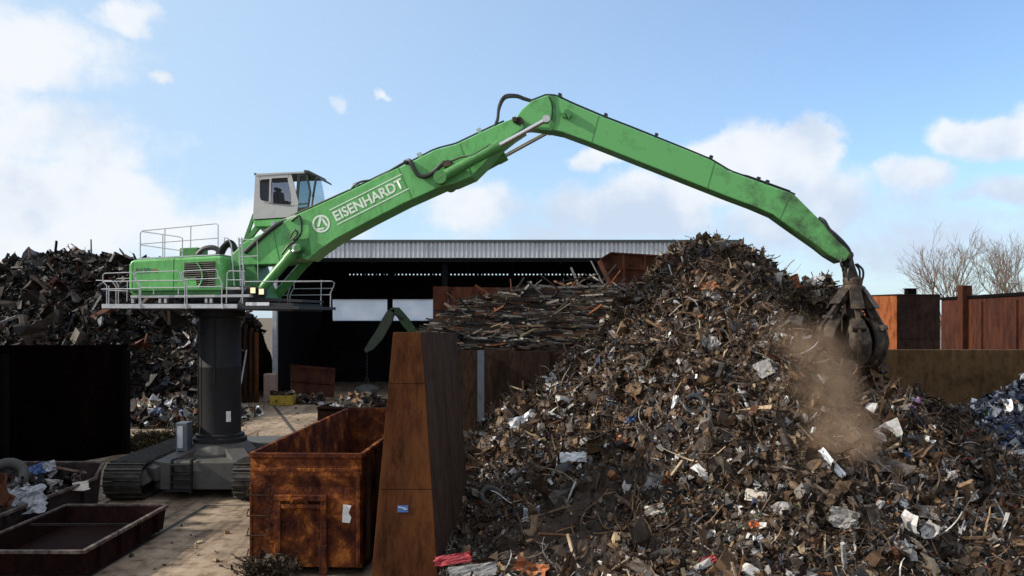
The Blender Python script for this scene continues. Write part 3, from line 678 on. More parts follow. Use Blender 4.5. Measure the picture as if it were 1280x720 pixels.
# slewing ring and platform
b = MB(); b.lathe((PX, PY, 0), [(1.0, zt_), (1.0, zt_ + .25), (.9, zt_ + .3), (.9, zt_ + .5)], 32); b.build('slewing_ring', M['dark'], mh)
b = MB(); slab(b, [(127, 380), (296, 380), (296, 385.3), (127, 385.3)], -1.9, -1.84)
for x in (174.5, 232.5, 278): slab(b, [(x - .6, 379.5), (x + .6, 379.5), (x + .6, 386), (x - .6, 386)], -1.93, -1.9)
b.build('platform_fascia', M['deck'], mh)
b = MB(); slab(b, [(128, 382.5), (374, 382.5), (374, 386.5), (128, 386.5)], -1.83, 1.9); slab(b, [(297, 378), (366, 379), (366, 389), (297, 388)], -1.7, 1.2)
slab(b, [(308, 372), (378, 374.5), (378, 377.5), (308, 376)], -1.2, .9); b.build('platform', M['dark'], mh)
b = MB(); slab(b, [(163, 369.5), (312, 368), (312, 371.5), (163, 372.5)], -1.62, -1.3); slab(b, [(282, 359), (300, 359), (300, 362), (282, 362)], -1.6, -1.0); b.build('walkway', M['galv'], mh, bevel=.01)
b = MB(); slab(b, [(307, 377.8), (336, 377.8), (336, 382), (307, 382)], -1.78, -1.72); b.build('step_panel', M['whitesheet'], mh)
b = MB()
for x in (164, 198, 205, 256, 262): slab(b, [(x, 373), (x + 3, 373), (x + 3, 379), (x, 379)], -1.6, -1.5)
build_each(b, 'deck_bracket', M['galv'], mh)
def rail(lines, off, r=.018):
    b = MB()
    for ln in lines: b.tube([BP(x, y, off) for x, y in ln], r, 6)
    return b.build('handrail', M['galv'], mh)
o1 = -1.86
rail([[(133.5, 385), (133.5, 357), (128.6, 352), (128.6, 344), (131, 341.8), (165, 340.6), (167.3, 343), (168, 347), (174.4, 357), (174.2, 385)], [(128.6, 352), (171, 351.5)], [(127, 361.5), (174.4, 361)], [(136, 385), (136, 357)]], o1)
rail([[(176, 385), (175.6, 357), (169.6, 347.5), (168.8, 343), (171, 340.4), (222.5, 338.9), (225, 341), (226, 346), (231.3, 355), (231, 385)], [(171.5, 351), (229, 350.6)], [(175.6, 359.7), (231.3, 359.5)], [(192, 360), (192, 368)], [(223, 360), (223, 368)]], o1)
rail([[(233.8, 385), (233.4, 355), (228, 346), (227.4, 341.5), (230, 339), (270, 336.8), (272, 339), (272.4, 344), (277.6, 354), (277, 385)], [(230, 349.5), (274, 348)], [(233.4, 359), (277.6, 358)]], o1)
rail([[(283, 379), (284, 342), (286.5, 338.8), (306, 339.3)], [(303, 379), (303, 339)], [(284, 350), (303, 350)]], o1)
rail([[(145, 381), (145, 358), (139.5, 351), (120, 350.5)], [(148, 381), (148, 357), (143.5, 350.5), (146, 348.5), (162, 348)], [(137, 363), (160, 364)], [(158.5, 377), (159.3, 352)]], 1.7)
rail([[(324, 383), (324, 355), (327, 352.8), (361, 352.3), (363.5, 354), (363.3, 358), (359.7, 368), (359, 383)], [(325, 361), (362.5, 361)], [(325, 369), (359.7, 369)]], 1.6)
rail([[(362, 383), (362.5, 369), (367.6, 359), (367, 354.5), (369.5, 352.6), (415, 351.6), (418, 354), (417, 358), (413.3, 366), (413, 387)], [(367, 361), (416, 360.5)], [(362.5, 369), (413.3, 368.5)], [(401, 384), (401.6, 350)]], 1.4)
rail([[(306, 352), (414, 351.5)], [(306, 360), (300, 378)]], -1.2, .018)
# engine house
b = MB(); slab(b, [(160.6, 364), (160.6, 331), (163.2, 326), (168, 324.6), (274, 319.6), (277.5, 320.2), (279.6, 361), (277, 363)], -1.25, 1.35)
eh = b.build('engine_house', M['green'], mh, bevel=.07)
b = MB(); slab(b, [(162, 364.4), (277, 363.4), (274, 370), (166, 370)], -1.15, 1.3); b.build('lower_skirt', M['green_dark'], eh, bevel=.02)
b = MB(); slab(b, [(172, 322.6), (274, 317.4), (274, 319.0), (172, 324.4)], -1.0, 1.3); b.build('roof_plate', M['galv'], eh)
b = MB(); slab(b, [(216.8, 323), (217.3, 323), (216.6, 363), (216.1, 363)], -1.256, -1.24); slab(b, [(165.8, 327), (166.1, 327), (165.2, 362), (164.9, 362)], -1.256, -1.24); b.build('panel_gap', M['dark'], eh)
b = MB(); slab(b, [(230.5, 328.6), (269, 326.6), (268.4, 357.5), (246, 358), (244.5, 346), (230, 346.5)], -1.258, -1.24); gr = b.build('grille', M['blacksteel'], eh)
b = MB()
for i in range(11):
    y = 329.5 + i * 2.7; x0 = 230.6 if y < 346 else 245.5; slab(b, [(x0, y), (268.6, y - 1.6), (268.6, y - .5), (x0, y + 1.1)], -1.29, -1.26)
b.build('grille_slats', paint('dusty_grille', (.17, .16, .13), .6), gr)
b = MB(); b.tube(smooth_path([BP(246, 328, -1.31), BP(251, 336, -1.31), BP(253, 345, -1.31), BP(251, 354, -1.31), BP(248, 358, -1.31)]), .022); b.build('grille_bow', M['green'], gr)
def text_mesh(name, s, mat, parent, fp, bold=.01, asp=None, wid=None):
    cu = bpy.data.curves.new(name, 'FONT'); cu.body = s; cu.extrude = 0; cu.offset = bold; cu.fill_mode = 'FRONT'; cu.resolution_u = 4
    t = bpy.data.objects.new(name, cu); COL.objects.link(t); bpy.context.view_layer.update()
    me = bpy.data.meshes.new_from_object(t.evaluated_get(bpy.context.evaluated_depsgraph_get())); COL.objects.unlink(t); bpy.data.objects.remove(t)
    co = np.array([v.co for v in me.vertices]); mn = co.min(0); mx = co.max(0)
    o0 = root_loc(parent)
    for v in me.vertices: v.co = fp((v.co.x - mn[0]) / (mx[0] - mn[0]), (v.co.y - mn[1]) / (mx[1] - mn[1])) - o0
    me.materials.clear(); me.materials.append(mat)
    o = bpy.data.objects.new(name, me); COL.objects.link(o); o.parent = parent; return o
grey_l = paint('grey_lettering', (.05, .07, .06), .6); red_l = paint('red_lettering', (.30, .04, .04), .6)
text_mesh('model_number', '8130', grey_l, eh, lambda a, c: BP(169.5 + a * 18, 341.5 - a * .6 - c * 6.4, -1.262), .03)
text_mesh('model_suffix', 'EQ', red_l, eh, lambda a, c: BP(189 + a * 7.5, 341.0 - a * .3 - c * 5.0, -1.262), .02)
b = MB(); slab(b, [(224, 310), (247, 309), (247, 320), (224, 321)], .1, .9); b.build('exhaust_box', M['green_dark'], eh, bevel=.03)
b = MB(); b.tube(smooth_path([BP(247, 318, -.3), BP(254, 311.5, -.3), BP(266, 309.5, -.3), BP(275, 314, -.3), BP(279, 318, -.3)]), .085, 8); b.build('air_hose', M['rubber'], eh, smooth=True)
b = MB()
for k, (dx, dy) in enumerate([(0, 0), (2, -2), (4, -1), (-2, 2), (6, 1)]):
    b.tube(smooth_path([BP(272 + dx, 320, -.6 + k * .12), BP(277 + dx, 309 + dy, -.6 + k * .12), BP(285 + dx, 303 + dy, -.5 + k * .1), BP(292 + dx * .6, 309 + dy, -.4 + k * .1), BP(297 + dx * .5, 321, -.3)]), .05, 6)
build_each(b, 'hose', M['rubber'], mh, smooth=True)
rail([[(175.2, 321), (175.2, 292), (177.5, 288.5), (270, 279.6), (272.6, 281), (272.6, 318)], [(175.2, 305), (272.6, 297.5)], [(205.8, 322), (206.2, 285.6)], [(238, 318), (238.6, 282.8)]], .9, .018)
rail([[(175.4, 322), (175.4, 292), (177, 289.2), (224, 296), (228, 297.8), (228, 320)], [(175.4, 306), (228, 313.5)], [(203.5, 322), (203.5, 293)]], -.9, .018)
b = MB()   # ladder
for off in (-.95,):
    for (a, c) in (((293, 360), (289, 305)), ((301.5, 378), (298.5, 297)), ((306.5, 378), (302, 297))): b.tube([BP(*a, off), BP(*c, off)], .025)
    b.tube([BP(289, 305, off), BP(285, 298, off), BP(281, 297, off), BP(280, 303, off)], .02)
    for i in range(14):
        t = i / 14; b.tube([BP(301.5 - 3 * t, 376 - 80 * t, off), BP(306.5 - 4.5 * t, 376 - 80 * t, off)], .014)
    for y, x2 in ((299.5, 318), (321, 322)): b.tube([BP(299, y, off), BP(x2, y + (.5 if y < 310 else -1), off)], .018)
    b.tube([BP(321.5, 301, off), BP(322.5, 352, off)], .012)
b.build('ladder', M['galv'], mh)
# turret between house and boom
b = MB(); slab(b, [(280, 330), (300, 322), (318, 330), (326, 356), (332, 372), (326, 380), (284, 380)], -.55, .65); b.build('turret', M['green_dark'], mh, bevel=.04)
b = MB(); slab(b, [(285, 358), (312, 357), (318, 362), (326, 368), (322, 378), (285, 378)], -1.1, -.6); b.build('valve_cover', M['dark'], mh, bevel=.03)
for x, y in ((316, 363), (326.5, 364.5)):
    b = MB(); slab(b, [(x - 4, y - 4.5), (x + 4, y - 4.5), (x + 4, y + 4.5), (x - 4, y + 4.5)], -1.45, -1.2); l = b.build('work_lamp', M['dark'], mh, bevel=.02)
    b = MB(); slab(b, [(x - 2.9, y - 3.4), (x + 2.9, y - 3.4), (x + 2.9, y + 3.4), (x - 2.9, y + 3.4)], -1.475, -1.455); b.build('lamp_glass', M['lampglass'], l)
# boom
BT = [(290, 318), (304, 303), (332, 289), (368, 269), (388, 260.5), (429, 242), (444, 235), (480, 217.5), (513, 203), (544, 187), (569, 180.6), (616, 158.5), (640, 148), (652, 150), (655, 160), (640, 170)]
BB = [(626, 181), (604, 206), (590, 220), (567, 230), (552, 233), (505, 254), (460, 277), (419, 299), (400, 312), (384, 325), (377, 323), (349, 330), (304, 331.5), (292, 334)]
b = MB(); slab(b, BT + BB, -.58, .58); bm_ = b.build('boom', M['green'], mh, bevel=.03)
b = MB()
for x in (345, 447, 526, 600):
    yt = np.interp(x, [p[0] for p in BT[:13]], [p[1] for p in BT[:13]]); b.obox(BP(x, yt - 1.2, 0), NB * .3, (.06, 0, .03), (-.02, 0, .05))
build_each(b, 'pipe_bracket', M['galv'], bm_)
OFF = -.589
tb = lambda a, c: BP(420.5 + a * 85.5 - c * 5.7, 277 - a * 43 - c * 11.7, OFF)
text_mesh('lettering', 'EISENHARDT', M['white'], bm_, tb, .024)
b = MB()
for (p, q) in (((412, 262.7), (501.8, 217.8)), ((421.5, 280.7), (511, 235.6))): 
    d = Vector((q[0] - p[0], q[1] - p[1])).normalized(); n_ = Vector((-d.y, d.x)) * .62
    b.add([BP(p[0] - n_.x, p[1] - n_.y, OFF), BP(q[0] - n_.x, q[1] - n_.y, OFF), BP(q[0] + n_.x, q[1] + n_.y, OFF), BP(p[0] + n_.x, p[1] + n_.y, OFF)], [(0, 1, 2, 3)])
b.build('lettering_lines', M['white'], bm_)
b = MB(); ec = (401.4, 279.6); n = 48; vs = []
for i in range(n):
    a = 2 * math.pi * i / n
    for r in (11.1, 8.7): vs.append(BP(ec[0] + math.cos(a) * r, ec[1] - math.sin(a) * r, OFF))
b.add(vs, [(2 * i, 2 * i + 1, (2 * i + 3) % (2 * n), (2 * i + 2) % (2 * n)) for i in range(n)])
def epoly(pts_, dz=0): b.add([BP(ec[0] + x * 8.9, ec[1] - y * 8.9, OFF - dz) for x, y in pts_], [tuple(range(len(pts_)))])
rot = R(8)
def rp(x, y): return (x * math.cos(rot) - y * math.sin(rot), x * math.sin(rot) + y * math.cos(rot))
epoly([rp(*p) for p in ((-.62, -.38), (-.28, -.38), (.16, .62), (.16, .96), (-.12, .96))])   # left leg of the triangle
epoly([rp(*p) for p in ((.28, .90), (.92, -.30), (.66, -.52), (.22, .36))])                  # right leg
epoly([rp(*p) for p in ((-.70, -.58), (.42, -.58), (.20, -.84), (-.52, -.84))], .002)              # base
b.build('emblem', M['white'], bm_)
for pts_ in ([(497.2, 209.5), (497.9, 209.2), (515.5, 249), (514.8, 249.4)], [(341, 285), (341.6, 284.7), (350, 330), (349.3, 330.2)], [(574, 179.6), (574.8, 179.2), (590, 219), (589.2, 219.5)]):
    b = MB(); slab(b, pts_, -.588, -.575); b.build('weld_seam', M['green_dark'], bm_)
# hoses along the boom
b = MB()
yt = lambda x: float(np.interp(x, [p[0] for p in BT[:13]], [p[1] for p in BT[:13]]))
b.tube(smooth_path([BP(x, yt(x) - 1.0, -.3) for x in range(330, 440, 12)] + [BP(444, 231, -.4), BP(452, 227, -.4), BP(470, 223, -.4), BP(500, 206, -.4), BP(508, 202, -.4)]), .035)
b.tube(smooth_path([BP(x, yt(x) - 1.0, -.15) for x in range(330, 500, 12)] + [BP(508, 203, -.4)]), .03)
b.tube(smooth_path([BP(x, yt(x) - 1.2, .1) for x in range(510, 640, 10)]), .03)
b.tube(smooth_path([BP(506, 203, -.5), BP(512, 201, -.65), BP(517, 210, -.68), BP(523, 219, -.68), BP(531, 220.5, -.68), BP(541, 216, -.68), BP(552, 206, -.7), BP(561, 202, -.7)]), .07, 8)
b.tube(smooth_path([BP(561, 203, -.7), BP(575, 197, -.8), BP(590, 194, -.95), BP(603, 187, -.95), BP(614, 180, -.95)]), .03)
b.tube(smooth_path([BP(364, 276, -.6), BP(374, 270, -.66), BP(377, 282, -.66), BP(375, 294, -.66), BP(367, 302, -.66), BP(360, 308, -.7), BP(352, 318, -.7)]), .035, 8)
b.tube(smooth_path([BP(372, 271, -.5), BP(350, 281, -.3), BP(330, 297, -.2), BP(312, 309, -.2)]), .11, 8)
b.tube(smooth_path([BP(368, 273, -.3), BP(345, 282, -.62), BP(322, 301, -.62), BP(306, 316, -.62)]), .07, 8)
b.tube(smooth_path([BP(365, 300, -.7), BP(372, 292, -.75), BP(368, 288, -.75), BP(362, 298, -.7)]), .03)
for k in range(3):
    b.tube(smooth_path([BP(618, 158, -.1 + k * .12), BP(622, 148 + k, -.1 + k * .12), BP(624, 132 + k * 2, -.1 + k * .1), BP(631, 120 + k * 1.5, 0), BP(645, 119 + k, 0), BP(655, 122.5 + k * .8, 0), BP(664, 125.5 + k * .5, 0)]), .045, 8)
build_each(b, 'hose', M['rubber'], bm_, smooth=True)
b = MB(); slab(b, [(505, 200), (511, 200), (511, 205), (505, 205)], -.6, .1); slab(b, [(553, 201), (563, 200), (565, 206), (555, 209)], -.85, -.585); slab(b, [(640, 146.5), (645, 145.5), (646, 151), (641, 152)], -.75, -.585); build_each(b, 'pipe_clamp', M['grab'], bm_)
# hydraulic cylinders
def cylinder(name, a, c, t, off, r, rr, mat=None):
    A = BP(*a, -.85 if off < 0 else -.85); C = BP(*c, -.85); sh = NB * (0 if off < 0 else 1.7)
    A = A + sh; C = C + sh; m_ = A + (C - A) * t; d = (C - A).normalized(); b = MB()
    b.tube([A, m_], r, 20); b.tube([m_ - d * .28, m_ + d * .03], r * 1.12, 20); b.tube([A - NB * .16, A + NB * .16], r * 1.25, 18)
    o = b.build(name, M['cylgreen'], mh, smooth=True)
    b = MB(); b.tube([m_ - d * .1, C], rr, 16); b.build('piston_rod', M['chrome'], o, smooth=True)
    b = MB(); b.tube([C - NB * .15, C + NB * .15], rr * 1.5, 16); b.build('pin', M['deck'], o, smooth=True)
    return o
for s in (-1, 1):
    cylinder('lift_cylinder', (318, 372), (371.5, 310), .90, s, .155, .08)
    cylinder('arm_cylinder', (551, 222), (683, 149.5), .555, s, .165, .075)
b = MB(); b.tube([BP(371.5, 310, -1.05), BP(371.5, 310, -1.05) + NB * 2.1], .11, 16); b.tube([BP(549, 221, -.95), BP(549, 221, -.95) + NB * 1.9], .12, 16); slab(b, [(360, 300), (385, 298), (388, 318), (372, 324), (360, 318)], -.63, -.58); build_each(b, 'pin', M['green_dark'], bm_, smooth=True)
# arm
AT = [(640, 160), (644, 148), (651, 138), (663.6, 126.5), (683, 119), (695, 120), (716, 130), (755, 146.5), (790, 160), (820, 172), (860, 188), (890, 200.5), (913, 214.5), (957, 230), (993, 243), (1003, 253), (1027, 277), (1034, 284), (1047, 300), (1059, 311), (1063, 317), (1058, 325)]
AB = [(1052, 328), (1037, 319), (1023, 308), (990, 285), (967, 268.5), (940, 257), (913, 247), (847, 221), (780, 194.5), (733, 176), (703, 165), (680, 160.5), (662, 158.5)]
b = MB(); slab(b, AT + AB, -.45, .45)
ar = b.build('arm', M['arm'], mh, bevel=.03)
b = MB(); slab(b, [(688, 119.5), (694, 119.8), (695, 150), (690, 163), (686, 162), (690, 145)], -.475, -.451); slab(b, [(652, 152), (668, 158), (690, 160), (690, 163), (660, 161), (645, 158)], -.50, -.451); build_each(b, 'stiffening_plate', M['green_dark'], ar)
for pts_ in ([(748, 144.5), (748.6, 144.7), (739.6, 178.6), (739, 178.4)], [(893, 202.5), (893.6, 202.8), (884, 236.4), (883.4, 236.1)], [(988, 243), (988.7, 243.2), (975, 273.5), (974.3, 273.2)]):
    b = MB(); slab(b, pts_, -.457, -.445); b.build('weld_seam', M['green_dark'], ar)
b = MB(); slab(b, [(705, 138), (711, 136), (715, 143), (711, 148)], -.62, -.451); slab(b, [(700, 141), (706, 141), (708, 147), (703, 146)], -.56, -.451); build_each(b, 'hose_bracket', M['green_dark'], ar)
ya = lambda x: float(np.interp(x, [p[0] for p in AT[3:16]], [p[1] for p in AT[3:16]]))
b = MB(); b.tube([BP(x, ya(x) - 1.0, .1) for x in range(664, 995, 6)], .028); b.tube([BP(x, ya(x) - (1.4 if x < 820 else 2.2 if x > 930 else 1.2), -.1) for x in range(700, 990, 6)], .025)
for x in (700, 757, 820, 888, 947, 958): b.obox(BP(x, ya(x) - 1.5, 0), NB * .22, (.05, 0, -.02), (.02, 0, .06))
b.tube(smooth_path([BP(1024, 273, -.3), BP(1030, 277, -.4), BP(1036, 287, -.4), BP(1044, 294, -.4), BP(1055, 305, -.35), BP(1062, 316, -.3), BP(1062, 332, -.3)]), .07); b.tube(smooth_path([BP(1053, 322, -.5), BP(1051, 330, -.52), BP(1055, 338, -.4)]), .03)
b.tube(smooth_path([BP(686, 120, -.47), BP(690, 132, -.49), BP(689, 150, -.49)]), .02)
build_each(b, 'hose', M['rubber'], ar, smooth=True)
b = MB(); b.tube([BP(649, 151, -.62), BP(649, 151, -.62) + NB * 1.24], .13, 20); b.build('elbow_pin', M['grab'], ar, smooth=True)
# cab on the far side of the boom
cf, cb = .75, 2.35       # offsets of the cab's near and far faces
CABO = [(316, 275), (318.5, 221), (321, 217.6), (361, 215.5), (376, 253), (372, 268), (362, 273)]
def cabframe(off0, off1, nm):
    b = MB()   # side panel as a frame around two windows: build by strips
    slab(b, [(316, 274), (318, 252.5), (372.5, 257), (371.5, 266), (366, 271)], off0, off1)
    slab(b, [(318, 252.8), (319.5, 220), (321, 217.6), (325.2, 217.4), (324.4, 226), (324.7, 246), (326, 250), (328.5, 253.4)], off0, off1)
    slab(b, [(325.2, 217.5), (361, 215.6), (361.4, 221.8), (340.5, 222.7), (338.9, 224.4), (337, 224.2), (335.8, 223.6), (326.8, 224.4), (325, 226)], off0, off1)
    slab(b, [(337, 224), (339, 224), (338, 254), (336, 254)], off0, off1)
    slab(b, [(328.4, 253.4), (326, 250), (333, 253.8), (336, 252), (338.2, 254), (340, 256), (345, 256.5), (360, 258.6), (372, 257.2)], off0, off1)
    slab(b, [(360.8, 217), (363.6, 216.6), (373, 253), (372.4, 257.4), (361, 258.6), (364.2, 254), (363.8, 243), (359.5, 224)], off0, off1)
    return b.build(nm, M['cab'], cabr, bevel=.0)
b = MB(); slab(b, [(316, 275.5), (366, 272), (366, 281), (352, 283), (318, 283.5)], cf + .02, cb - .02)
cabr = b.build('cab', M['green'], mh, bevel=.03)
cabframe(cf, cf + .06, 'side_panel'); cabframe(cb - .06, cb, 'side_panel')
b = MB(); slab(b, [(316, 275), (319, 219), (319.8, 219), (316.8, 275)], cf + .06, cb - .06); b.build('rear_panel', M['cab'], cabr)
b = MB(); slab(b, [(318.6, 219), (321, 217), (384, 214.2), (385, 216.4), (362, 217), (321, 219.6)], cf - .02, cb + .02); b.build('roof', M['cab'], cabr)
b = MB(); slab(b, [(316.2, 273), (371, 268), (371, 271.5), (316.2, 276)], cf + .061, cb - .061); b.build('floor', M['dark'], cabr)
for w in ([(324.4, 226), (326.8, 224.2), (336.2, 223.4), (336.2, 252), (333, 254), (326, 250.5), (324.5, 246)], [(338.6, 224.2), (340.5, 222.5), (359, 221.5), (364.3, 243), (364.3, 255), (361, 259), (345, 257), (339, 255)]):
    for off in (cf + .025, cb - .035): b = MB(); slab(b, w, off, off + .01); b.build('side_window', M['glass_dark'], cabr)
b = MB()
for off in (cf, cb - .05):
    slab(b, [(361.3, 216), (363.2, 216), (372.2, 214.6), (375, 219), (371, 239), (370.4, 236), (373, 219)], off + .0, off + .045)
    slab(b, [(372, 215), (375.4, 215), (371.5, 262), (368.4, 262)], off + .001, off + .05)
    slab(b, [(373, 216), (384, 214.5), (388.8, 240), (385.5, 262), (383.6, 262), (386.5, 240), (382, 219), (375, 220)], off + .002, off + .05)
    slab(b, [(368, 260), (386, 258.5), (386, 263), (371, 268)], off + .003, off + .05)
    slab(b, [(372, 254.6), (386, 253.4), (386, 254.8), (372, 256)], off + .004, off + .05)
slab(b, [(385.4, 214), (396.5, 221), (396.5, 223), (386, 217)], cf, cb); slab(b, [(394, 221), (390.5, 245), (388.6, 260), (390, 260), (396, 222)], cf, cf + .04); slab(b, [(380, 212.4), (386, 213), (388, 216.4), (380, 215.6)], cf - .1, cb + .1)
b.build('front_frame', M['dark'], cabr)
for off in (cf + .02, cb - .03): b = MB(); slab(b, [(373.5, 219), (382, 219), (386.6, 240), (384, 259), (370, 261)], off, off + .01); b.build('front_side_window', M['glass'], cabr)
b = MB(); b.prism([BP(384, 216, cf + .05), BP(388.4, 240, cf + .05), BP(385.2, 261, cf + .05), BP(384.8, 261, cf + .05), BP(388.0, 240, cf + .05), BP(383.6, 216, cf + .05)], NB * (cb - cf - .1)); b.build('windscreen', M['glass'], cabr)
b = MB(); b.tube([BP(395, 221, cf - .02), BP(392, 240, cf - .05), BP(390.5, 246, cf - .05)], .03); b.tube([BP(386, 216, cf - .05), BP(397, 220, cf - .08)], .035); slab(b, [(395, 219.5), (398.4, 220), (398, 223.5), (395, 223)], cf - .2, cf - .02); slab(b, [(317.6, 216), (322, 217), (322, 218.6), (317.6, 218.6)], cf + .2, cf + .5); build_each(b, 'lamp_bracket', M['dark'], cabr)
b = MB(); slab(b, [(341, 262), (341, 240), (347, 238), (349, 250), (360, 251), (360, 262)], cf + .5, cb - .5); slab(b, [(342, 234), (347, 234), (347, 238), (342, 238)], cf + .6, cb - .6); b.build('seat', M['rubber'], cabr, bevel=.03)
b = MB()   # cab support arms
for off in (cf + .15, cb - .35):
    for (p, q, w_) in (((323, 283), (290, 325), .16), ((345, 283), (298, 318), .14), ((322, 285), (300, 312), .1), ((318, 268), (306, 302), .1), ((312, 298), (330, 298), .1), ((325, 284), (345, 300), .09)): b.beam(BP(*p, off), BP(*q, off), w_, w_)
for p in ((323, 284), (305, 305), (330, 298)): b.beam(BP(*p, cf + .1), BP(*p, cb - .3), .12, .12)
b.build('cab_support', M['green_dark'], cabr)
# grab
gc = BP(1066, 395, 0); gy = gc.y; gx = gc.x
Z = lambda py: P(0, py, gy).z
b = MB(); b.beam((P(1057, 0, gy).x, gy, Z(316)), (P(1062, 0, gy).x, gy, Z(338)), .3, .22, up=(0, 1, 0)); b.tube([(P(1056, 0, gy).x, gy - .4, Z(320)), (P(1056, 0, gy).x, gy + .4, Z(320))], .13, 12)
b.beam((P(1060, 0, gy).x, gy, Z(334)), (gx, gy, Z(352)), .34, .28, up=(0, 1, 0)); b.lathe((gx, gy, 0), [(.2, Z(360)), (.28, Z(355)), (.30, Z(349)), (.22, Z(346))], 16)
gp = b.build('grapple', M['grab'], mh, bevel=.02)
b = MB(); b.lathe((gx, gy, 0), [(.22, Z(420)), (.34, Z(415)), (.34, Z(398)), (.26, Z(392)), (.26, Z(372)), (.32, Z(366)), (.32, Z(358)), (.24, Z(355))], 20); b.build('grapple_hub', M['grab'], gp, smooth=True)
b = MB()
for k in range(4):
    a = .5 + k * 1.7; b.tube(smooth_path([(gx + .12 * math.cos(a), gy + .12 * math.sin(a), Z(330)), (gx + .3 * math.cos(a), gy + .3 * math.sin(a), Z(338)), (gx + .28 * math.cos(a), gy + .28 * math.sin(a), Z(350)), (gx + .1 * math.cos(a), gy + .1 * math.sin(a), Z(356))]), .035)
build_each(b, 'hose', M['rubber'], gp, smooth=True)
angs = [-100, -38, 25, 90, 152, 207]
for ti, A_ in enumerate(angs):
    a = R(A_); rad = Vector((math.cos(a), math.sin(a), 0)); tan = Vector((-math.sin(a), math.cos(a), 0))
    open_ = .55 if A_ == 207 else (0.0)
    piv = Vector((gx, gy, Z(396))) + rad * .29
    prof = [(.0, 0, .14), (.28, -.10, .20), (.50, -.34, .31), (.60, -.72, .38), (.54, -1.08, .38), (.36, -1.40, .29), (.12, -1.64, .17), (-.12, -1.84, .03)]
    ca, sa = math.cos(open_), math.sin(open_); rows = []
    for (r, z, w_) in prof:
        rr = r * ca - z * sa; zz = z * ca + r * sa
        c = piv + rad * rr + Vector((0, 0, zz)); rows.append((c, w_))
    vs = []; n = len(rows)
    for layer in (0, 1):
        for i, (c, w_) in enumerate(rows):
            d = (rows[min(i + 1, n - 1)][0] - rows[max(i - 1, 0)][0]).normalized(); nn_ = tan.cross(d); nn_ = -nn_ if nn_.dot(rad) < 0 and i < 5 else nn_
            outw = (tan.cross(d)); outw = outw if outw.dot(rad + Vector((0, 0, -.4))) > 0 else -outw
            for s in (-1, -.5, 0, .5, 1): vs.append(c + tan * (s * w_) + outw * ((.10 - .10 * s * s * (1.6 if w_ > .3 else 1)) - layer * .06))
    fs = []; k = 5; m_ = n * k
    for i in range(n - 1):
        for j in range(k - 1):
            q = i * k + j; fs.append((q, q + 1, q + k + 1, q + k)); fs.append((m_ + q, m_ + q + k, m_ + q + k + 1, m_ + q + 1))
        for j in (0, k - 1): q = i * k + j; fs.append((q, q + k, m_ + q + k, m_ + q) if j == 0 else (q, m_ + q, m_ + q + k, q + k))
    fs.append(tuple(range(k))[::-1] + tuple(m_ + j for j in range(k))); fs.append(tuple((n - 1) * k + j for j in range(k)) + tuple(m_ + (n - 1) * k + j for j in range(k))[::-1])
    b = MB(); b.add(vs, fs)
    for i in range(1, n - 2):   # spine rib
        b.beam(rows[i][0] + (rad * .12), rows[i + 1][0] + rad * .12, .09, .12, up=tuple(rad))
    tn = b.build('tine', M['grab'], gp, smooth=True)
    top = Vector((gx, gy, Z(362))) + rad * .24; low = rows[2][0] + rad * .10; b = MB()
    mid = top + (low - top) * .5
    b.beam(top, mid, .25, .22, up=tuple(tan)); b.beam(mid, low, .15, .13, up=tuple(tan)); b.tube([low - tan * .2, low + tan * .2], .1, 10); b.tube([top - tan * .2, top + tan * .2], .11, 10)
    b.prism([top + rad * .14 - tan * .17, top + rad * .14 + tan * .17, mid + rad * .2 + tan * .2, mid + rad * .2 - tan * .2], rad * -.05)
    b.build('grapple_cylinder', M['grab'], tn, bevel=.015)
#PART3
# ================================================================== SCRAP
PAL = [(.012, .008, .006, 0), (.042, .024, .013, 0), (.09, .052, .026, 0), (.21, .135, .078, .0), (.14, .125, .11, .3), (.36, .36, .36, .4), (.66, .66, .64, .1), (.17, .065, .024, 0), (.035, .06, .13, 0), (.04, .11, .06, 0), (.30, .04, .035, 0), (.06, .06, .065, .6), (.36, .28, .18, 0)]
W0 = np.array([22, 25, 20, 16, 13, 8, 3.0, 2.6, .9, .2, .25, 6, 3.6])
rpx = [(-2.5, .9), (-1.2, 1.6), (0, 2.5), (.9, 3.3), (2.2, 3.9), (2.9, 4.7), (3.7, 5.7), (4.5, 6.35), (5.3, 7.3), (6.3, 7.8), (7.2, 8.0), (8.2, 7.9), (8.85, 7.35), (9.4, 6.75), (10.6, 6.6), (11.5, 6.2), (12.1, 4.6), (12.6, 3.5), (13.9, 2.75), (15.3, 2.1), (16.4, 1.3), (17.3, .5), (18.2, 0), (24, 0)]
rx_ = np.array([p[0] for p in rpx]); rz_ = np.array([p[1] for p in rpx])
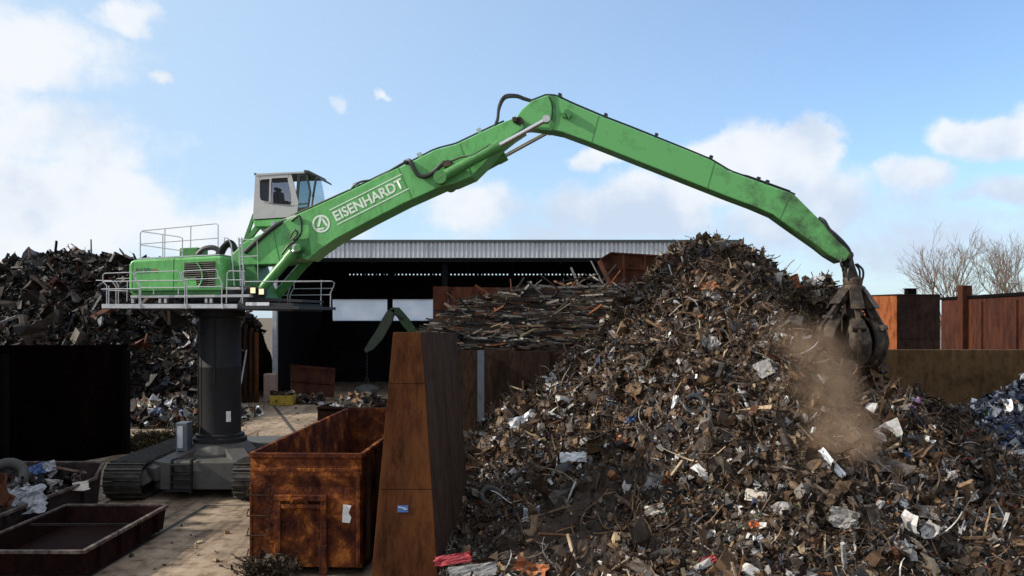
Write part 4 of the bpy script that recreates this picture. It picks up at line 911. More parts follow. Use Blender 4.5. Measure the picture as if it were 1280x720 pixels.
def H(X, Y):
    X = np.asarray(X, float); Y = np.asarray(Y, float)
    xs = X * 30 / np.clip(Y + (30 - Y) * .55, 14, 40)       # the bank spreads a little as it comes forward
    xs = xs + (fbm(X * .5, Y * .5, 3, 77) - .5) * 1.4 * np.clip((30 - Y) / 6, 0, 1)
    rid = np.interp(xs, rx_, rz_)
    t = np.clip((Y - 14.2) / (30.3 - 14.2), 0, 1); front = t ** .92
    low = np.clip(.5 + (X + 2) * .02, 0, .65) * np.clip((Y - 13.8) / 2.5, 0, 1) * np.clip((19.5 - X * 1.0 ) / 4, 0, 1)
    back = np.clip(1 - (Y - 30.6) / 5.2, 0, 1) ** 1.0
    z = np.where(Y < 30.3, np.maximum(rid * front, low * np.clip((31 - Y) / 6, 0, 1)), rid * back)
    z = z - 2.6 * np.exp(-((X - 10.7) / 1.9) ** 2 - ((Y - 26.3) / 2.6) ** 2)
    rough = np.clip(z, 0, 1.5) / 1.5
    n = (fbm(X * .45, Y * .45, 3, 3) - .5) * 1.3 + (fbm(X * 1.6, Y * 1.6, 4, 5) - .5) * .75 + (fbm(X * 4.5, Y * 4.5, 3, 8) - .5) * .5
    return np.maximum(z + n * rough, -.05)
base = field(H, -1.75, 19.0, 13.6, Dw - .02, .10, (.034, .021, .013))
pts, nr = sample(H, -1.7, 18.8, 14.2, 33.2, 150000)
# keep scrap off the divider side and out of the back wall
dens = fbm(pts[:, 0] * .6, pts[:, 1] * .6, 3, 21)
lowleft = np.clip(1 - ((pts[:, 0] - .6) / 3.4) ** 2 - ((pts[:, 1] - 19) / 3.6) ** 2, 0, 1)
k = rng.random(len(pts)) > np.clip((.48 - dens) * 2.2, 0, .5) + lowleft * .72
pts, nr, lowleft = pts[k], nr[k], lowleft[k]
n = len(pts); size = .026 + rng.gamma(1.4, .031, n); size = np.minimum(size, .5) * (.45 + 1.1 * fbm(pts[:, 0] * .8, pts[:, 1] * .8, 3, 4))
size *= (1 - .3 * lowleft)
Wt = np.tile(W0, (n, 1)).astype(float)
hi = np.clip((pts[:, 2] - 4.6) / 2.5, 0, 1); Wt[:, 7] *= 1 + 1.2 * hi; Wt[:, 0] *= 1 + .6 * hi; Wt[:, 12] *= 1 + 1.2 * hi
fg = np.clip((21 - pts[:, 1]) / 4, 0, 1); Wt[:, 4] *= 1 + fg; Wt[:, 11] *= 1 + 1.8 * fg; Wt[:, 5] *= 1 + 1.2 * fg; Wt[:, 6] *= 1 + .8 * fg
bl = np.exp(-((pts[:, 0] - 1.8) / 2.2) ** 2 - ((pts[:, 1] - 25) / 3) ** 2); Wt[:, 5] *= 1 + 1.5 * bl; Wt[:, 8] *= 1 + 4 * bl
s1 = scrap(pts, nr, size, PAL, Wt, dict(sheet=2.8, curl=3.4, strip=7, bar=2.2, chunk=1.3, pipe=.6), .15, .45)
# dirt and dust cling to the pieces in patches: their own colour moves towards the earth between them
def dusty(part, lo=.05, hi=.55, col=(.082, .055, .036)):
    v, q, c = part; t = fbm(v[:, 0] * .55 + 9, v[:, 1] * .55, 4, 123); t = np.clip((t - .36) / .26, 0, 1) * (hi - lo) + lo
    lum = c[:, :3].max(1); t = np.where(lum > .34, t * .35, t)[:, None]; c = c.copy(); c[:, :3] = c[:, :3] * (1 - t) + np.array(col) * t * (.55 + .9 * fbm(v[:, 0] * 1.5, v[:, 2] * 1.5, 3, 5))[:, None]; c[:, 3:] *= (1 - t); return v, q, c
s1 = dusty(s1)
pw, nw = sample(H, -1.0, 18, 14.6, 33, 7000); pw_k = rng.random(len(pw)) < np.clip((fbm(pw[:, 0] * .7, pw[:, 1] * .7, 3, 66) - .3) * 2.6, .15, 1); pw, nw = pw[pw_k], nw[pw_k]
s4 = scrap(pw, nw, rng.uniform(.16, .55, len(pw)), PAL, np.array([10, 14, 22, 22, 12, 6, 1.5, 6, .8, .2, .3, 6, 6]), dict(wire=6, strip=2, bar=1.3), .25, .12); s4 = dusty(s4, .05, .5)
# larger pieces
pts, nr = sample(H, -1.2, 18, 15, 32, 1500); s2 = scrap(pts, nr, rng.uniform(.14, .40, len(pts)), PAL, W0, dict(sheet=1.2, curl=2.6, strip=8, bar=2.5, pipe=.6), .55, .18)
pts, nr = sample(H, 3.2, 11.8, 28.6, 31.6, 2600); k = pts[:, 2] > 5.2; s3 = scrap(pts[k], nr[k], rng.uniform(.08, .34, k.sum()), PAL, W0, dict(sheet=2, curl=2, strip=6, bar=3), .0, .4)
s2 = dusty(s2); s3 = dusty(s3, .05, .5)
V, Q, C = join_np([base, s1, s2, s3, s4])
k = V[:, 1] > Dw - .03; V[k, 1] = Dw - .03
k = (V[:, 1] < 22.8) & (V[:, 2] < 5.3) & (V[:, 0] < -1.0); V[k, 0] = np.maximum(V[k, 0], -1.42 + .0 * V[k, 0])
o = mesh_np('scrap_heap', V, Q, C, M['scrap'], (7, 26, 0)); tag(o, 'mountain of mixed brown shredded scrap metal filling the bay under the grab', 'scrap heap', kind='stuff')

# blue grey shred heap on the right
def H2(X, Y):
    d = np.sqrt(((X - 18.6) / 5.6) ** 2 + ((Y - 29.3) / 6.2) ** 2); z = 4.0 * np.clip(1 - d, 0, 1) ** .8
    return z + (fbm(X * 1.2, Y * 1.2, 4, 30) - .5) * .8 * np.clip(z, 0, 1) - .04
PB = [(.03, .035, .05, .2), (.09, .10, .14, .3), (.18, .20, .25, .4), (.42, .45, .50, .5), (.05, .08, .18, .1), (.62, .64, .68, .2), (.07, .28, .12, 0), (.10, .06, .04, 0)]
base = field(H2, 13.0, 25, 23, Dw - .02, .14, (.05, .055, .07)); pts, nr = sample(H2, 13.1, 24, 23.4, 34, 9000)
s1 = scrap(pts, nr, rng.uniform(.06, .22, len(pts)), PB, [20, 22, 18, 10, 8, 4, .6, 5], dict(sheet=3, curl=3, strip=4, chunk=1), .35, .25)
V, Q, C = join_np([base, s1]); V[:, 1] = np.minimum(V[:, 1], Dw - .03)
o = mesh_np('shredded_metal_heap', V, Q, C, M['scrap'], (19, 29, 0)); tag(o, 'smaller heap of blue grey shredded metal at the right edge', 'scrap heap', kind='stuff')

# long steel lengths behind the bay wall
xs_ = np.array([-3.6, -2.6, -1.9, -.7, .7, 2.1, 3.5, 4.5, 5.6, 6.6, 8.5]); zs_ = np.array([4.4, 4.8, 5.5, 6.05, 6.3, 6.6, 6.7, 6.6, 6.5, 6.4, 6.0])
def H3(X, Y):
    r = np.interp(X, xs_, zs_); t = np.clip((Y - 34.9) / 4.0, 0, 1); z = 4.1 + (r - 4.1) * t ** .8; z = np.where(Y > 41.5, z * np.clip(1 - (Y - 41.5) / 5, 0, 1), z)
    return z + (fbm(X * .8, Y * .8, 3, 41) - .5) * .35
base = field(H3, -3.9, 8.6, 34.9, 46, .25, (.035, .026, .02)); pts, nr = sample(H3, -2.9, 7.2, 34.95, 43, 3300)
PL = [(.015, .013, .012, .1), (.04, .028, .022, .1), (.07, .045, .032, .1), (.11, .10, .09, .4), (.22, .20, .18, .3), (.14, .05, .018, 0), (.40, .38, .34, .1), (.18, .14, .08, 0)]
def sticks(pts, lo, hi, pal, w, thick=(.03, .09), tilt=.12, yaw=.35):
    n = len(pts); L_ = rng.uniform(lo, hi, n); a = rng.normal(size=n) * yaw; el = rng.normal(size=n) * tilt
    big = rng.random(n) < .12; a = np.where(big, rng.uniform(0, 3.14, n), a); el = np.where(big, rng.normal(size=n) * .35, el)
    ax = np.stack([np.cos(a) * np.cos(el), np.sin(a) * np.cos(el), np.sin(el)], 1); ay = np.stack([-np.sin(a), np.cos(a), 0 * a], 1); az = np.cross(ax, ay)
    w1 = rng.uniform(*thick, n)[:, None]; w2 = rng.uniform(*thick, n)[:, None]; seg = 4; V = []
    t = np.linspace(-1, 1, seg); bend = rng.normal(size=(n, 1)) * .09 * (rng.random((n, 1)) < .12)
    v = np.zeros((n, seg, 5, 3))
    for i, tt in enumerate(t):
        c = pts + ax * (L_[:, None] / 2 * tt) + az * (bend * L_[:, None] * (1 - tt * tt))
        for j, (p, q) in enumerate(((-1, -1), (1, -1), (1, 1), (-1, 1), (-1, -1))): v[:, i, j] = c + ay * w1 * p + az * w2 * q
    q = grid_quads(seg, 5); Q = (q[None] + (np.arange(n) * seg * 5)[:, None, None]).reshape(-1, 4)
    w = np.array(w, float); ci = rng.choice(len(pal), n, p=w / w.sum()); c = np.array(pal, float)[ci]; c[:, :3] *= rng.uniform(.6, 1.4, (n, 1))
    return v.reshape(-1, 3), Q, np.repeat(c, seg * 5, 0)
pts[:, 2] += rng.uniform(-.1, .22, len(pts))
s1 = sticks(pts, 1.0, 3.6, PL, [26, 20, 14, 14, 11, 8, 4, 4], (.014, .05), .07, .28); s1[0][:, 1] = np.maximum(s1[0][:, 1], Dw + .2)
V, Q, C = join_np([base, s1]); o = mesh_np('steel_lengths_pile', V, Q, C, M['scrap'], (2, 38, 0)); tag(o, 'long tangled pile of steel bars, pipes and profiles behind the bay wall', 'scrap pile', kind='stuff')

# dark heap at the back left
zs4_drop = 0.55
xs4 = np.array([-40, -34, -32.3, -31, -29.5, -28, -26, -24.5, -22, -20, -18.6, -16.8, -15.5]); zs4 = np.array([8, 8.3, 8.9, 9.3, 9.9, 9.7, 9.5, 9.1, 8.3, 7.0, 6.2, 5.6, 4.6])
def H4(X, Y):
    r = np.interp(X * 57 / np.clip(Y, 45, 60), xs4, zs4); t = np.clip((Y - 48.2) / 8.0, 0, 1); z = (r - zs4_drop) * np.minimum(t ** .55, np.clip((66 - Y) / 7, 0, 1))
    return z + ((fbm(X * .5, Y * .5, 3, 51) - .5) * 1.6 + (fbm(X * 2, Y * 2, 4, 55) - .5) * .7) * np.clip(z, 0, 1) - .03
base = field(H4, -40, -16.9, 48, 66, .3, (.02, .016, .014)); pts, nr = sample(H4, -38, -17, 48.3, 60, 34000)
PD = [(.007, .0055, .0045, 0), (.018, .0125, .009, 0), (.038, .025, .017, 0), (.07, .056, .046, .1), (.2, .2, .21, .3), (.09, .032, .016, 0), (.42, .43, .45, .1), (.025, .03, .045, .1)]
s1 = scrap(pts, nr, np.minimum(.06 + rng.gamma(1.4, .075, len(pts)), .7), PD, [36, 28, 16, 9, 2.2, 3, .7, 3], dict(sheet=3, curl=1.2, strip=3, bar=4, chunk=3, pipe=1), .25, .25)
pts, nr = sample(H4, -38, -17, 48.6, 60, 420); s2 = scrap(pts, nr, rng.uniform(.5, 1.15, len(pts)), PD, [30, 26, 16, 12, 5, 5, 1.5, 3], dict(sheet=2, strip=4, bar=4, pipe=1.5, curl=1), .3, .12)
V, Q, C = join_np([base, s1, s2]); k = (V[:, 0] > -16.4) & (V[:, 1] > 59); V[k, 0] = -16.4
o = mesh_np('dark_scrap_heap', V, Q, C, M['scrap'], (-25, 55, 0)); tag(o, 'high dark heap of heavy scrap at the back left behind the machine', 'scrap heap', kind='stuff')
# heap behind the boundary wall, left of the view, that keeps the machine's foot in shade
def H6(X, Y):
    z = 9.6 * np.clip(1 - np.abs((X + 25.2) / 6.5) ** 1.6, 0, 1) * np.clip((38.5 - Y) / 3.5, 0, 1) ** .7 * np.clip((Y - 9) / 4, 0, 1)
    return z + ((fbm(X * .5, Y * .5, 3, 91) - .5) * 1.4 + (fbm(X * 2, Y * 2, 4, 95) - .5) * .6) * np.clip(z, 0, 1) - .03
base = field(H6, -31.6, -22.6, 9, 38.4, .3, (.02, .016, .014)); pts, nr = sample(H6, -31.5, -22.8, 9, 38, 4000)
s1 = scrap(pts, nr, .08 + rng.gamma(1.6, .10, len(pts)), PD, [36, 28, 16, 9, 2.6, 3.5, 1.0, 3], dict(sheet=4, curl=2, strip=2, bar=2, chunk=3, pipe=1), .3, .2)
V, Q, C = join_np([base, s1]); o = mesh_np('dark_scrap_heap', V, Q, C, M['scrap'], (-27, 24, 0)); tag(o, 'dark scrap heap banked up behind the blackened boundary wall', 'scrap heap', kind='stuff')
# scattered light scrap on the yard in front of it
def H5(X, Y):
    z = .9 * np.clip(1 - ((X + 18.3) / 4.2) ** 2, 0, 1) * np.clip(1 - ((Y - 47.2) / 3.6) ** 2, 0, 1); return z * (.4 + 1.2 * fbm(X, Y, 3, 61)) - .02
base = field(H5, -22.4, -14.2, 43.7, 50.6, .2, (.06, .05, .04)); pts, nr = sample(H5, -22.3, -14.3, 43.8, 50.5, 1700, .03)
s1 = scrap(pts, nr, rng.uniform(.08, .42, len(pts)), PD[:4] + [(.32, .32, .33, .3), (.24, .11, .05, 0), (.6, .62, .66, .1), (.09, .12, .2, 0), (.34, .30, .22, 0)], [10, 16, 16, 14, 14, 6, 7, 6, 6], dict(sheet=4, curl=2, strip=3, bar=4, chunk=1), .4, .25)
V, Q, C = join_np([base, s1]); o = mesh_np('loose_scrap', V, Q, C, M['scrap'], (-18, 47, 0)); tag(o, 'low spread of loose light scrap on the yard behind the pylon', 'scrap', kind='stuff')
# crumbs on the yard
n = 900; pts = np.stack([rng.uniform(-16, -3.6, n), rng.uniform(19, 56, n), np.full(n, .02)], 1); nr = np.tile([0, 0, 1.], (n, 1))
k = fbm(pts[:, 0] * .4, pts[:, 1] * .4, 3, 71) > .5; s1 = scrap(pts[k], nr[k], rng.uniform(.02, .09, k.sum()), PAL, W0, dict(sheet=2, chunk=3, strip=1), .7, .1)
o = mesh_np('yard_debris', *s1, M['scrap'], (-10, 35, 0)); tag(o, 'small crumbs of scrap scattered over the yard concrete', 'debris', kind='stuff')
# contents of the skips
def fill(name, label, cat, x0, x1, y0, y1, zf, n, pal, w, sz, kinds, origin):
    f = lambda X, Y: zf + (fbm(X * 1.5, Y * 1.5, 3, 81) - .5) * .6 + .35 * np.clip(1 - ((X - (x0 + x1) / 2) / (x1 - x0) * 2) ** 2, 0, 1) * np.clip(1 - ((Y - (y0 + y1) / 2) / (y1 - y0) * 2) ** 2, 0, 1)
    base = field(f, x0, x1, y0, y1, .15, (.03, .026, .024)); pts, nr = sample(f, x0 + .1, x1 - .1, y0 + .1, y1 - .1, n); s = scrap(pts, nr, rng.uniform(*sz, len(pts)), pal, w, kinds, .55, .2)
    V, Q, C = join_np([base, s]); V[:, 0] = np.clip(V[:, 0], x0, x1 + .12); return tag(mesh_np(name, V, Q, C, M['scrap'], origin), label, cat, kind='stuff')
fill('skip_contents', 'dark mixed waste filling the grimy skip under the tyre', 'scrap', -14.5, -12.05, 18.2, 24.8, .85, 420, PD, [20, 20, 14, 8, 5, 3, 3, 5], (.08, .4), dict(sheet=5, strip=2, bar=2, curl=2), (-13.2, 21.5, .2))
fill('skip_contents', 'pale light scrap heaped in the small red skip', 'scrap', C2.x + .35, C2.x + 2.75, 35.2, 38.1, 1.75, 260, PD[:4] + [(.2, .2, .2, .1), (.15, .07, .03, 0), (.5, .5, .5, .0), (.26, .2, .14, 0)], [8, 10, 12, 12, 10, 8, 5, 8], (.06, .25), dict(sheet=5, strip=2, bar=3, curl=2), (C2.x + 1.4, 36.5, .2))

# ---- single pieces one can point at
def crumple(name, label, cat, c, w_, h_, mat, nrm, amp=.12, seed=0, rot=0.0, nx=9, ny=9, th=.012, bend=0):
    r = np.random.default_rng(seed); X, Y = np.meshgrid(np.linspace(-1, 1, nx), np.linspace(-1, 1, ny), indexing='ij')
    Zz = (fbm(X * 1.6 + seed, Y * 1.6, 3, seed + 5) - .5) * 2 * amp + r.normal(size=X.shape) * amp * .22 + bend * X ** 2
    ex = (r.normal(size=X.shape)) * .05; n_ = Vector(nrm).normalized(); t = n_.cross(Vector((0, 0, 1))); t = (t if t.length > .1 else Vector((1, 0, 0))).normalized(); t = Matrix.Rotation(rot, 3, n_) @ t; s = n_.cross(t)
    b = MB(); vs = []
    for layer in (0, 1):
        for i in range(nx):
            for j in range(ny): vs.append(Vector(c) + t * (X[i, j] + ex[i, j]) * w_ / 2 + s * (Y[i, j] + ex[i, j] * .8) * h_ / 2 + n_ * (Zz[i, j] - layer * th))
    q = grid_quads(nx, ny).tolist(); m = nx * ny; fs = [tuple(a) for a in q] + [tuple(v + m for v in a[::-1]) for a in q]
    b.add(vs, fs); return tag(b.build(name, mat, origin=tuple(c)), label, cat)
def on_heap(px, py, lift=.08):
    for D in np.arange(14.3, 34, .04):
        p = P(px, py, D)
        if float(H(p.x, p.y)) + lift >= p.z: 
            e = .5; X, Y = p.x, p.y; n_ = Vector((float(H(X - e, Y) - H(X + e, Y)), float(H(X, Y - e) - H(X, Y + e)), 2 * e)).normalized(); return p, n_
    return P(px, py, 30), Vector((0, -.5, .8))
copper = rust('copper_rust', (.14, .05, .02), (.30, .11, .05), (.42, .18, .09), 2)
graysheet = paint('dull_grey_sheet', (.24, .23, .22), .6, .2, .4, 4); palesheet = paint('pale_tan_sheet', (.52, .47, .40), .6, 0, .3, 4); darkblue = paint('dark_blue_plastic', (.04, .08, .22), .5, 0, .3)
purple = paint('faded_pink_plastic', (.42, .22, .42), .6); greenp = paint('green_plastic', (.06, .30, .14), .5)
pieces = [
 ('crumpled_sheet', 'large crumpled silver sheet near the left foot of the heap', 'sheet', 655, 530, 38, 26, 'silver', .16, .4),
 ('crumpled_sheet', 'torn bright aluminium sheet lying right of and below the large silver one', 'sheet', 716, 571, 34, 14, 'whitesheet', .10, .1),
 ('plastic_piece', 'small bright orange block on the middle left slope of the heap', 'plastic', 777, 551, 14, 10, 'orangeplastic', .02, -.4),
 ('sheet_metal', 'flat grey square panel on the upper slope left of the dust', 'panel', 955, 461, 20, 22, 'graysheet', .02, .5),
 ('sheet_metal', 'upright pale rectangular panel on the middle lower slope', 'panel', 945, 620, 16, 26, 'palesheet', .02, 1.4),
 ('white_strip', 'bent white strip directly below the dust cloud', 'strip', 1040, 578, 9, 42, 'whitesheet', .05, .5),
 ('white_strip', 'short upright white strip on the upper left slope beside the dark gap', 'strip', 843, 505, 6, 26, 'whitesheet', .04, -.1),
 ('orange_sheet', 'orange sheet fragment near the summit of the heap', 'sheet', 886, 358, 22, 12, 'copper', .08, .5),
 ('rusty_shell', 'curled orange rusty shell on the right shoulder of the heap', 'scrap piece', 985, 355, 30, 18, 'copper', .2, .3),
 ('white_board', 'white board standing on the right shoulder beside the grab', 'board', 1027, 351, 22, 14, 'whitesheet', .02, 0),
 ('red_sheet', 'faded red sheet in the bottom foreground beside the dividing wall', 'sheet', 566, 699, 44, 12, 'dirtyred', .06, .15),
 ('sheet_metal', 'dull grey slatted panel under the red sheet at the bottom edge', 'panel', 590, 714, 60, 18, 'graysheet', .03, .12),
 ('rusty_shell', 'copper coloured curved plate at the bottom edge of the heap', 'scrap piece', 664, 712, 42, 18, 'copper', .12, -.3),
 ('white_scrap', 'white curved fragment low on the slope, lower left of the pale panel', 'scrap piece', 948 - 2, 676, 18, 10, 'whitesheet', .08, .5),
 ('brown_sheet', 'large torn dark grey brown sheet low in the centre of the slope', 'sheet', 1055, 648, 34, 24, 'graysheet', .08, -.3),
 ('plastic_piece', 'small orange plastic lump on the lower slope', 'plastic', 943, 656, 12, 8, 'orangeplastic', .08, .2),
 ('plastic_piece', 'faded red plastic scrap near the bottom, left of the pale panel', 'plastic', 886, 700, 22, 10, 'dirtyred', .08, .2),
 ('plastic_piece', 'blue crumpled plastic on the left middle slope', 'plastic', 790, 524, 18, 9, 'darkblue', .06, .2),
 ('plastic_piece', 'faded pink strip of plastic beyond the right slope by the brown wall', 'plastic', 1146, 504, 22, 9, 'purple', .06, .4),
 ('white_scrap', 'white folded paper-like piece on the lower right slope', 'scrap piece', 1131, 631, 12, 12, 'whitesheet', .04, .2),
 ('white_scrap', 'white angular piece near the bottom right edge of the heap', 'scrap piece', 1163, 707, 18, 10, 'whitesheet', .06, .2),
 ('crumpled_sheet', 'bundled crumpled foil ball low on the left slope above the dark soil', 'sheet', 664, 643, 22, 20, 'silver', .16, .2),
 ('crumpled_sheet', 'pale crumpled sheet on the left centre slope', 'sheet', 818, 637, 24, 12, 'palesheet', .1, .2),
 ('sheet_metal', 'pale crumpled grey panel on the upper middle of the heap', 'panel', 888, 428, 20, 18, 'graysheet', .08, .6),
 ('crumpled_sheet', 'light grey sheet high on the left flank below the tipping skip', 'sheet', 817, 361, 20, 9, 'silver', .06, .1)]
MM = dict(M); MM.update(copper=copper, graysheet=graysheet, palesheet=palesheet, darkblue=darkblue, purple=purple, greenp=greenp)
for i, (nm, lab, cat, px, py, wpx, hpx, mt, amp, rt) in enumerate(pieces):
    p, n_ = on_heap(px, py, .16); s = p.y / F; n_ = (n_ + Vector((0, -1.1, .1))).normalized()
    crumple(nm, lab, cat, p, wpx * s, hpx * s, MM[mt], n_, amp, i + 3, rt, bend=.15 if 'shell' in nm else 0)
def ring_tyre(name, label, c, axis, R_, r, mat):
    b = MB(); axis = Vector(axis).normalized(); t = axis.orthogonal().normalized(); s = axis.cross(t); n, m = 32, 12; vs = []
    for i in range(n):
        a = 2 * math.pi * i / n; d = t * math.cos(a) + s * math.sin(a)
        for j in range(m):
            q = 2 * math.pi * j / m; tread = 1.0 + (.05 if i % 2 and math.cos(q) > .5 else 0); vs.append(Vector(c) + d * (R_ + r * math.cos(q) * tread) + axis * r * 1.15 * math.sin(q))
    fs = [(i * m + j, ((i + 1) % n) * m + j, ((i + 1) % n) * m + (j + 1) % m, i * m + (j + 1) % m) for i in range(n) for j in range(m)]
    b.add(vs, fs); return tag(b.build(name, mat, origin=tuple(c), smooth=True), label, 'tyre')
ring_tyre('old_tyre', 'dusty grey tyre lying on top of the grimy skip', P(8, 596, 22.6), (.25, -.75, .65), .40, .13, M['tyre'])
p, n_ = on_heap(613, 620, .12); ring_tyre('old_tyre', 'small pale worn tyre half buried in the dark soil left of the heap', p, (.1, -.75, .6), .22, .07, M['tyre'])
p, n_ = on_heap(868, 506, .1); ring_tyre('old_tyre', 'small dark tyre on the middle of the slope', p, (-.2, -.8, .5), .22, .07, M['rubber'])
crumple('white_sack', 'crumpled white sacking hanging over the grimy skip, below the tyre', 'sack', P(24, 626, 21.6), 1.15, .72, M['cloth'], (.3, -.8, .5), .22, 40, .1, 14, 12)
crumple('white_sack', 'small white crumpled bag on the far end of the grimy skip', 'sack', P(92, 599, 24.6), .32, .3, M['cloth'], (.1, -.8, .5), .12, 42, .6)
crumple('grey_sheet', 'bent grey sheet on the grimy skip right of the sacking', 'sheet', P(50, 607, 23.3), 1.0, .5, graysheet, (.3, -.6, .7), .1, 43, -.3)
crumple('tan_sheet', 'long pale sheet over the edge at the far end of the grimy skip', 'sheet', P(85, 610, 24), 1.0, .32, palesheet, (.2, -.5, .8), .06, 44, .15)
crumple('blue_box', 'crushed blue and white carton behind the tyre in the grimy skip', 'carton', P(43, 588, 24.4), .55, .34, darkblue, (.2, -.8, .5), .1, 45, .3)
crumple('white_bag', 'pale plastic bag beside the blue carton on the grimy skip', 'bag', P(62, 583, 24.5), .32, .28, M['cloth'], (.2, -.8, .5), .1, 46, .3)
b = MB(); b.beam(P(70, 584, 24.5), P(108, 591, 24.9), .05, .05); tag(b.build('wooden_slat', rust('old_wood', (.1, .06, .04), (.2, .12, .08), (.28, .2, .14), 3), origin=P(88, 587, 24.7)), 'thin brown wooden slat across the grimy skip', 'slat')
# load in the grab
n = 320; pts = np.stack([rng.normal(size=n) * .30 + gx, rng.normal(size=n) * .30 + gy, rng.normal(size=n) * .30 + Z(464)], 1); nr = rng.normal(size=(n, 3)); nr /= np.linalg.norm(nr, axis=1, keepdims=True)
s1 = scrap(pts, nr, rng.uniform(.08, .34, n), PAL, [10, 20, 14, 8, 6, 3, 1, 14, .2, .1, .1, 8, 3], dict(sheet=3, strip=5, curl=4, bar=3), .2, .1)
tag(mesh_np('grabbed_scrap', *s1, M['scrap'], (gx, gy, Z(470))), 'ragged bundle of rusty scrap hanging from the closed grab', 'scrap bundle')
# items in front of the hall
q = P(389, 497, 58)
o = empty('steel_plate', (P(390, 0, 58).x, 58, 0), 'brown rusty steel panel leaning on the ground in front of the hall', 'panel'); b = MB()
A = [P(363, 493, 58), P(417, 497, 58), P(419, 461, 58.5), P(363, 456, 58.5)]; b.prism(A, (0, .08, 0)); b.build('plate', M['rustD'], o)
b = MB()
for y0_, y1_ in ((456.5, 461.5), (475, 480)): b.beam(P(363, y0_, 58.2), P(419, y1_, 58.2), .1, .14)
build_each(b, 'rib', M['rustD'], o)
b = MB(); x = P(338, 0, 57); b.box(x.x - .38, x.x + .38, 56.7, 57.4, 0, P(0, 467, 57).z); tag(b.build('concrete_bollard', M['concrete'], origin=(x.x, 57, 0), bevel=.06), 'squat reddish concrete block at the foot of the hall corner post', 'bollard')
o = empty('yellow_crate', (P(351, 0, 55).x, 55.5, 0), 'low yellow crate holding pale scrap beside the concrete block', 'crate'); b = MB(); x0 = P(337, 0, 55).x; x1 = P(365, 0, 55).x
b.box(x0, x1, 55, 55.06, .02, .62); b.box(x0, x1, 56.1, 56.16, .02, .62); b.box(x0, x0 + .06, 55.06, 56.1, .02, .62); b.box(x1 - .06, x1, 55.06, 56.1, .02, .62); b.box(x0 + .06, x1 - .06, 55.06, 56.1, .05, .1); b.build('sides', M['yellow'], o)
b = MB()
for k in range(5): X = x0 + .1 + k * (x1 - x0 - .2) / 4; b.box(X - .04, X + .04, 54.96, 54.998, .05, .6)
build_each(b, 'rib', M['yellow'], o)
for (nm, lab, X0, X1, Y0, Y1, zf) in (('crate_contents', 'pale scrap lying in the yellow crate', x0 + .08, x1 - .2, 55.1, 56.0, .5), ('floor_scrap', 'low heap of mixed offcuts on the ground before the rusty panel', P(370, 0, 56).x, P(402, 0, 56).x, 55.4, 57.2, .25)):
    n = 120; pts = np.stack([rng.uniform(X0, X1, n), rng.uniform(Y0, Y1, n), rng.uniform(.1, zf + .25, n)], 1); s1 = scrap(pts, np.tile([0, 0, 1.], (n, 1)), rng.uniform(.08, .3, n), PD[:4] + [(.32, .3, .28, .3), (.24, .11, .05, 0), (.6, .6, .6, .1)], [4, 8, 12, 10, 8, 6, 6], dict(sheet=3, bar=3, chunk=3, strip=1), .5, .1)
    tag(mesh_np(nm, *s1, M['scrap'], ((X0 + X1) / 2, 56, 0)), lab, 'scrap', kind='stuff')
# heavy round bales / columns left of the hall
b = MB()
for k, (x, w_, zz) in enumerate([(-17.4, .5, 5.4), (-16.7, .45, 5.0)]):
    pass
o = empty('sheet_pile_wall', (-17.6, 58, 0), 'dark rusty sheet piles standing upright between the pylon and the hall', 'wall')
for k in range(7):
    X = -18.9 + k * .36; b = MB(); zz = 5.5 - .25 * abs(k - 2.2); b.prism([(X, 57, 0), (X + .12, 56.8, 0), (X + .24, 56.8, 0), (X + .34, 57, 0), (X + .30, 57.05, 0), (X + .2, 56.87, 0), (X + .14, 56.87, 0), (X + .04, 57.05, 0)], (0, 0, zz)); b.build('pile', M['rustC'] if k % 3 else M['rustB'], o)
b = MB(); b.tube([P(301, 480, 54), P(308, 438, 56.6)], .05); tag(b.build('leaning_pole', M['galv'], origin=P(301, 480, 54)), 'thin grey pole leaning on the dark sheet piles', 'pole')
# ---- second excavator working inside the hall
o = empty('material_excavator', (P(530, 0, 64).x, 64, 0), 'dark green excavator arm with a hanging magnet working inside the hall', 'excavator'); D_ = 62.5
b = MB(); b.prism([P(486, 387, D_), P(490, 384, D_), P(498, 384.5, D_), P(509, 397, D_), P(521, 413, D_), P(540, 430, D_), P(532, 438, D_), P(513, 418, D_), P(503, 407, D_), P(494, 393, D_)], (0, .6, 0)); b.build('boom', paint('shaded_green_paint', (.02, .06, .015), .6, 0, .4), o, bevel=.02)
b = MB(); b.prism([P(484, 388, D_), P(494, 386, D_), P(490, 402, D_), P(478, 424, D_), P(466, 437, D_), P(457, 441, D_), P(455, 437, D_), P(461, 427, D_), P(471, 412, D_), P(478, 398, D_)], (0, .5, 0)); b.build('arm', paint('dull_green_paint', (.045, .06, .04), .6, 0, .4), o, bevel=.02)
b = MB(); b.tube([P(503, 398, D_ - .2), P(492, 392, D_ - .2)], .09); b.tube([P(508, 402, D_ + .2), P(530, 428, D_ + .2)], .12); b.build('cylinder', M['dark'], o)
b = MB()
for k in range(9): y = 441 + k * 4.4; p = P(458.5, y, D_ + .25); b.tube([p + Vector((-.05, 0, 0)), p + Vector((0, .0, -.1)), p + Vector((.05, 0, 0)), p + Vector((0, 0, .1))], .03)
for s in (-.35, .35): b.tube([P(458.5, 470, D_ + .25), P(458.5, 483, D_ + .25) + Vector((s, 0, 0))], .03)
b.build('chain', M['dark'], o)
b = MB(); b.lathe((P(458.5, 0, D_ + .25).x, D_ + .25, 0), [(.3, P(0, 481, D_).z), (.75, P(0, 484, D_).z), (.9, P(0, 486, D_).z), (.9, P(0, 490, D_).z), (.7, P(0, 491, D_).z)], 28); b.build('magnet', paint('dusty_magnet', (.10, .10, .10), .6), o, smooth=True)
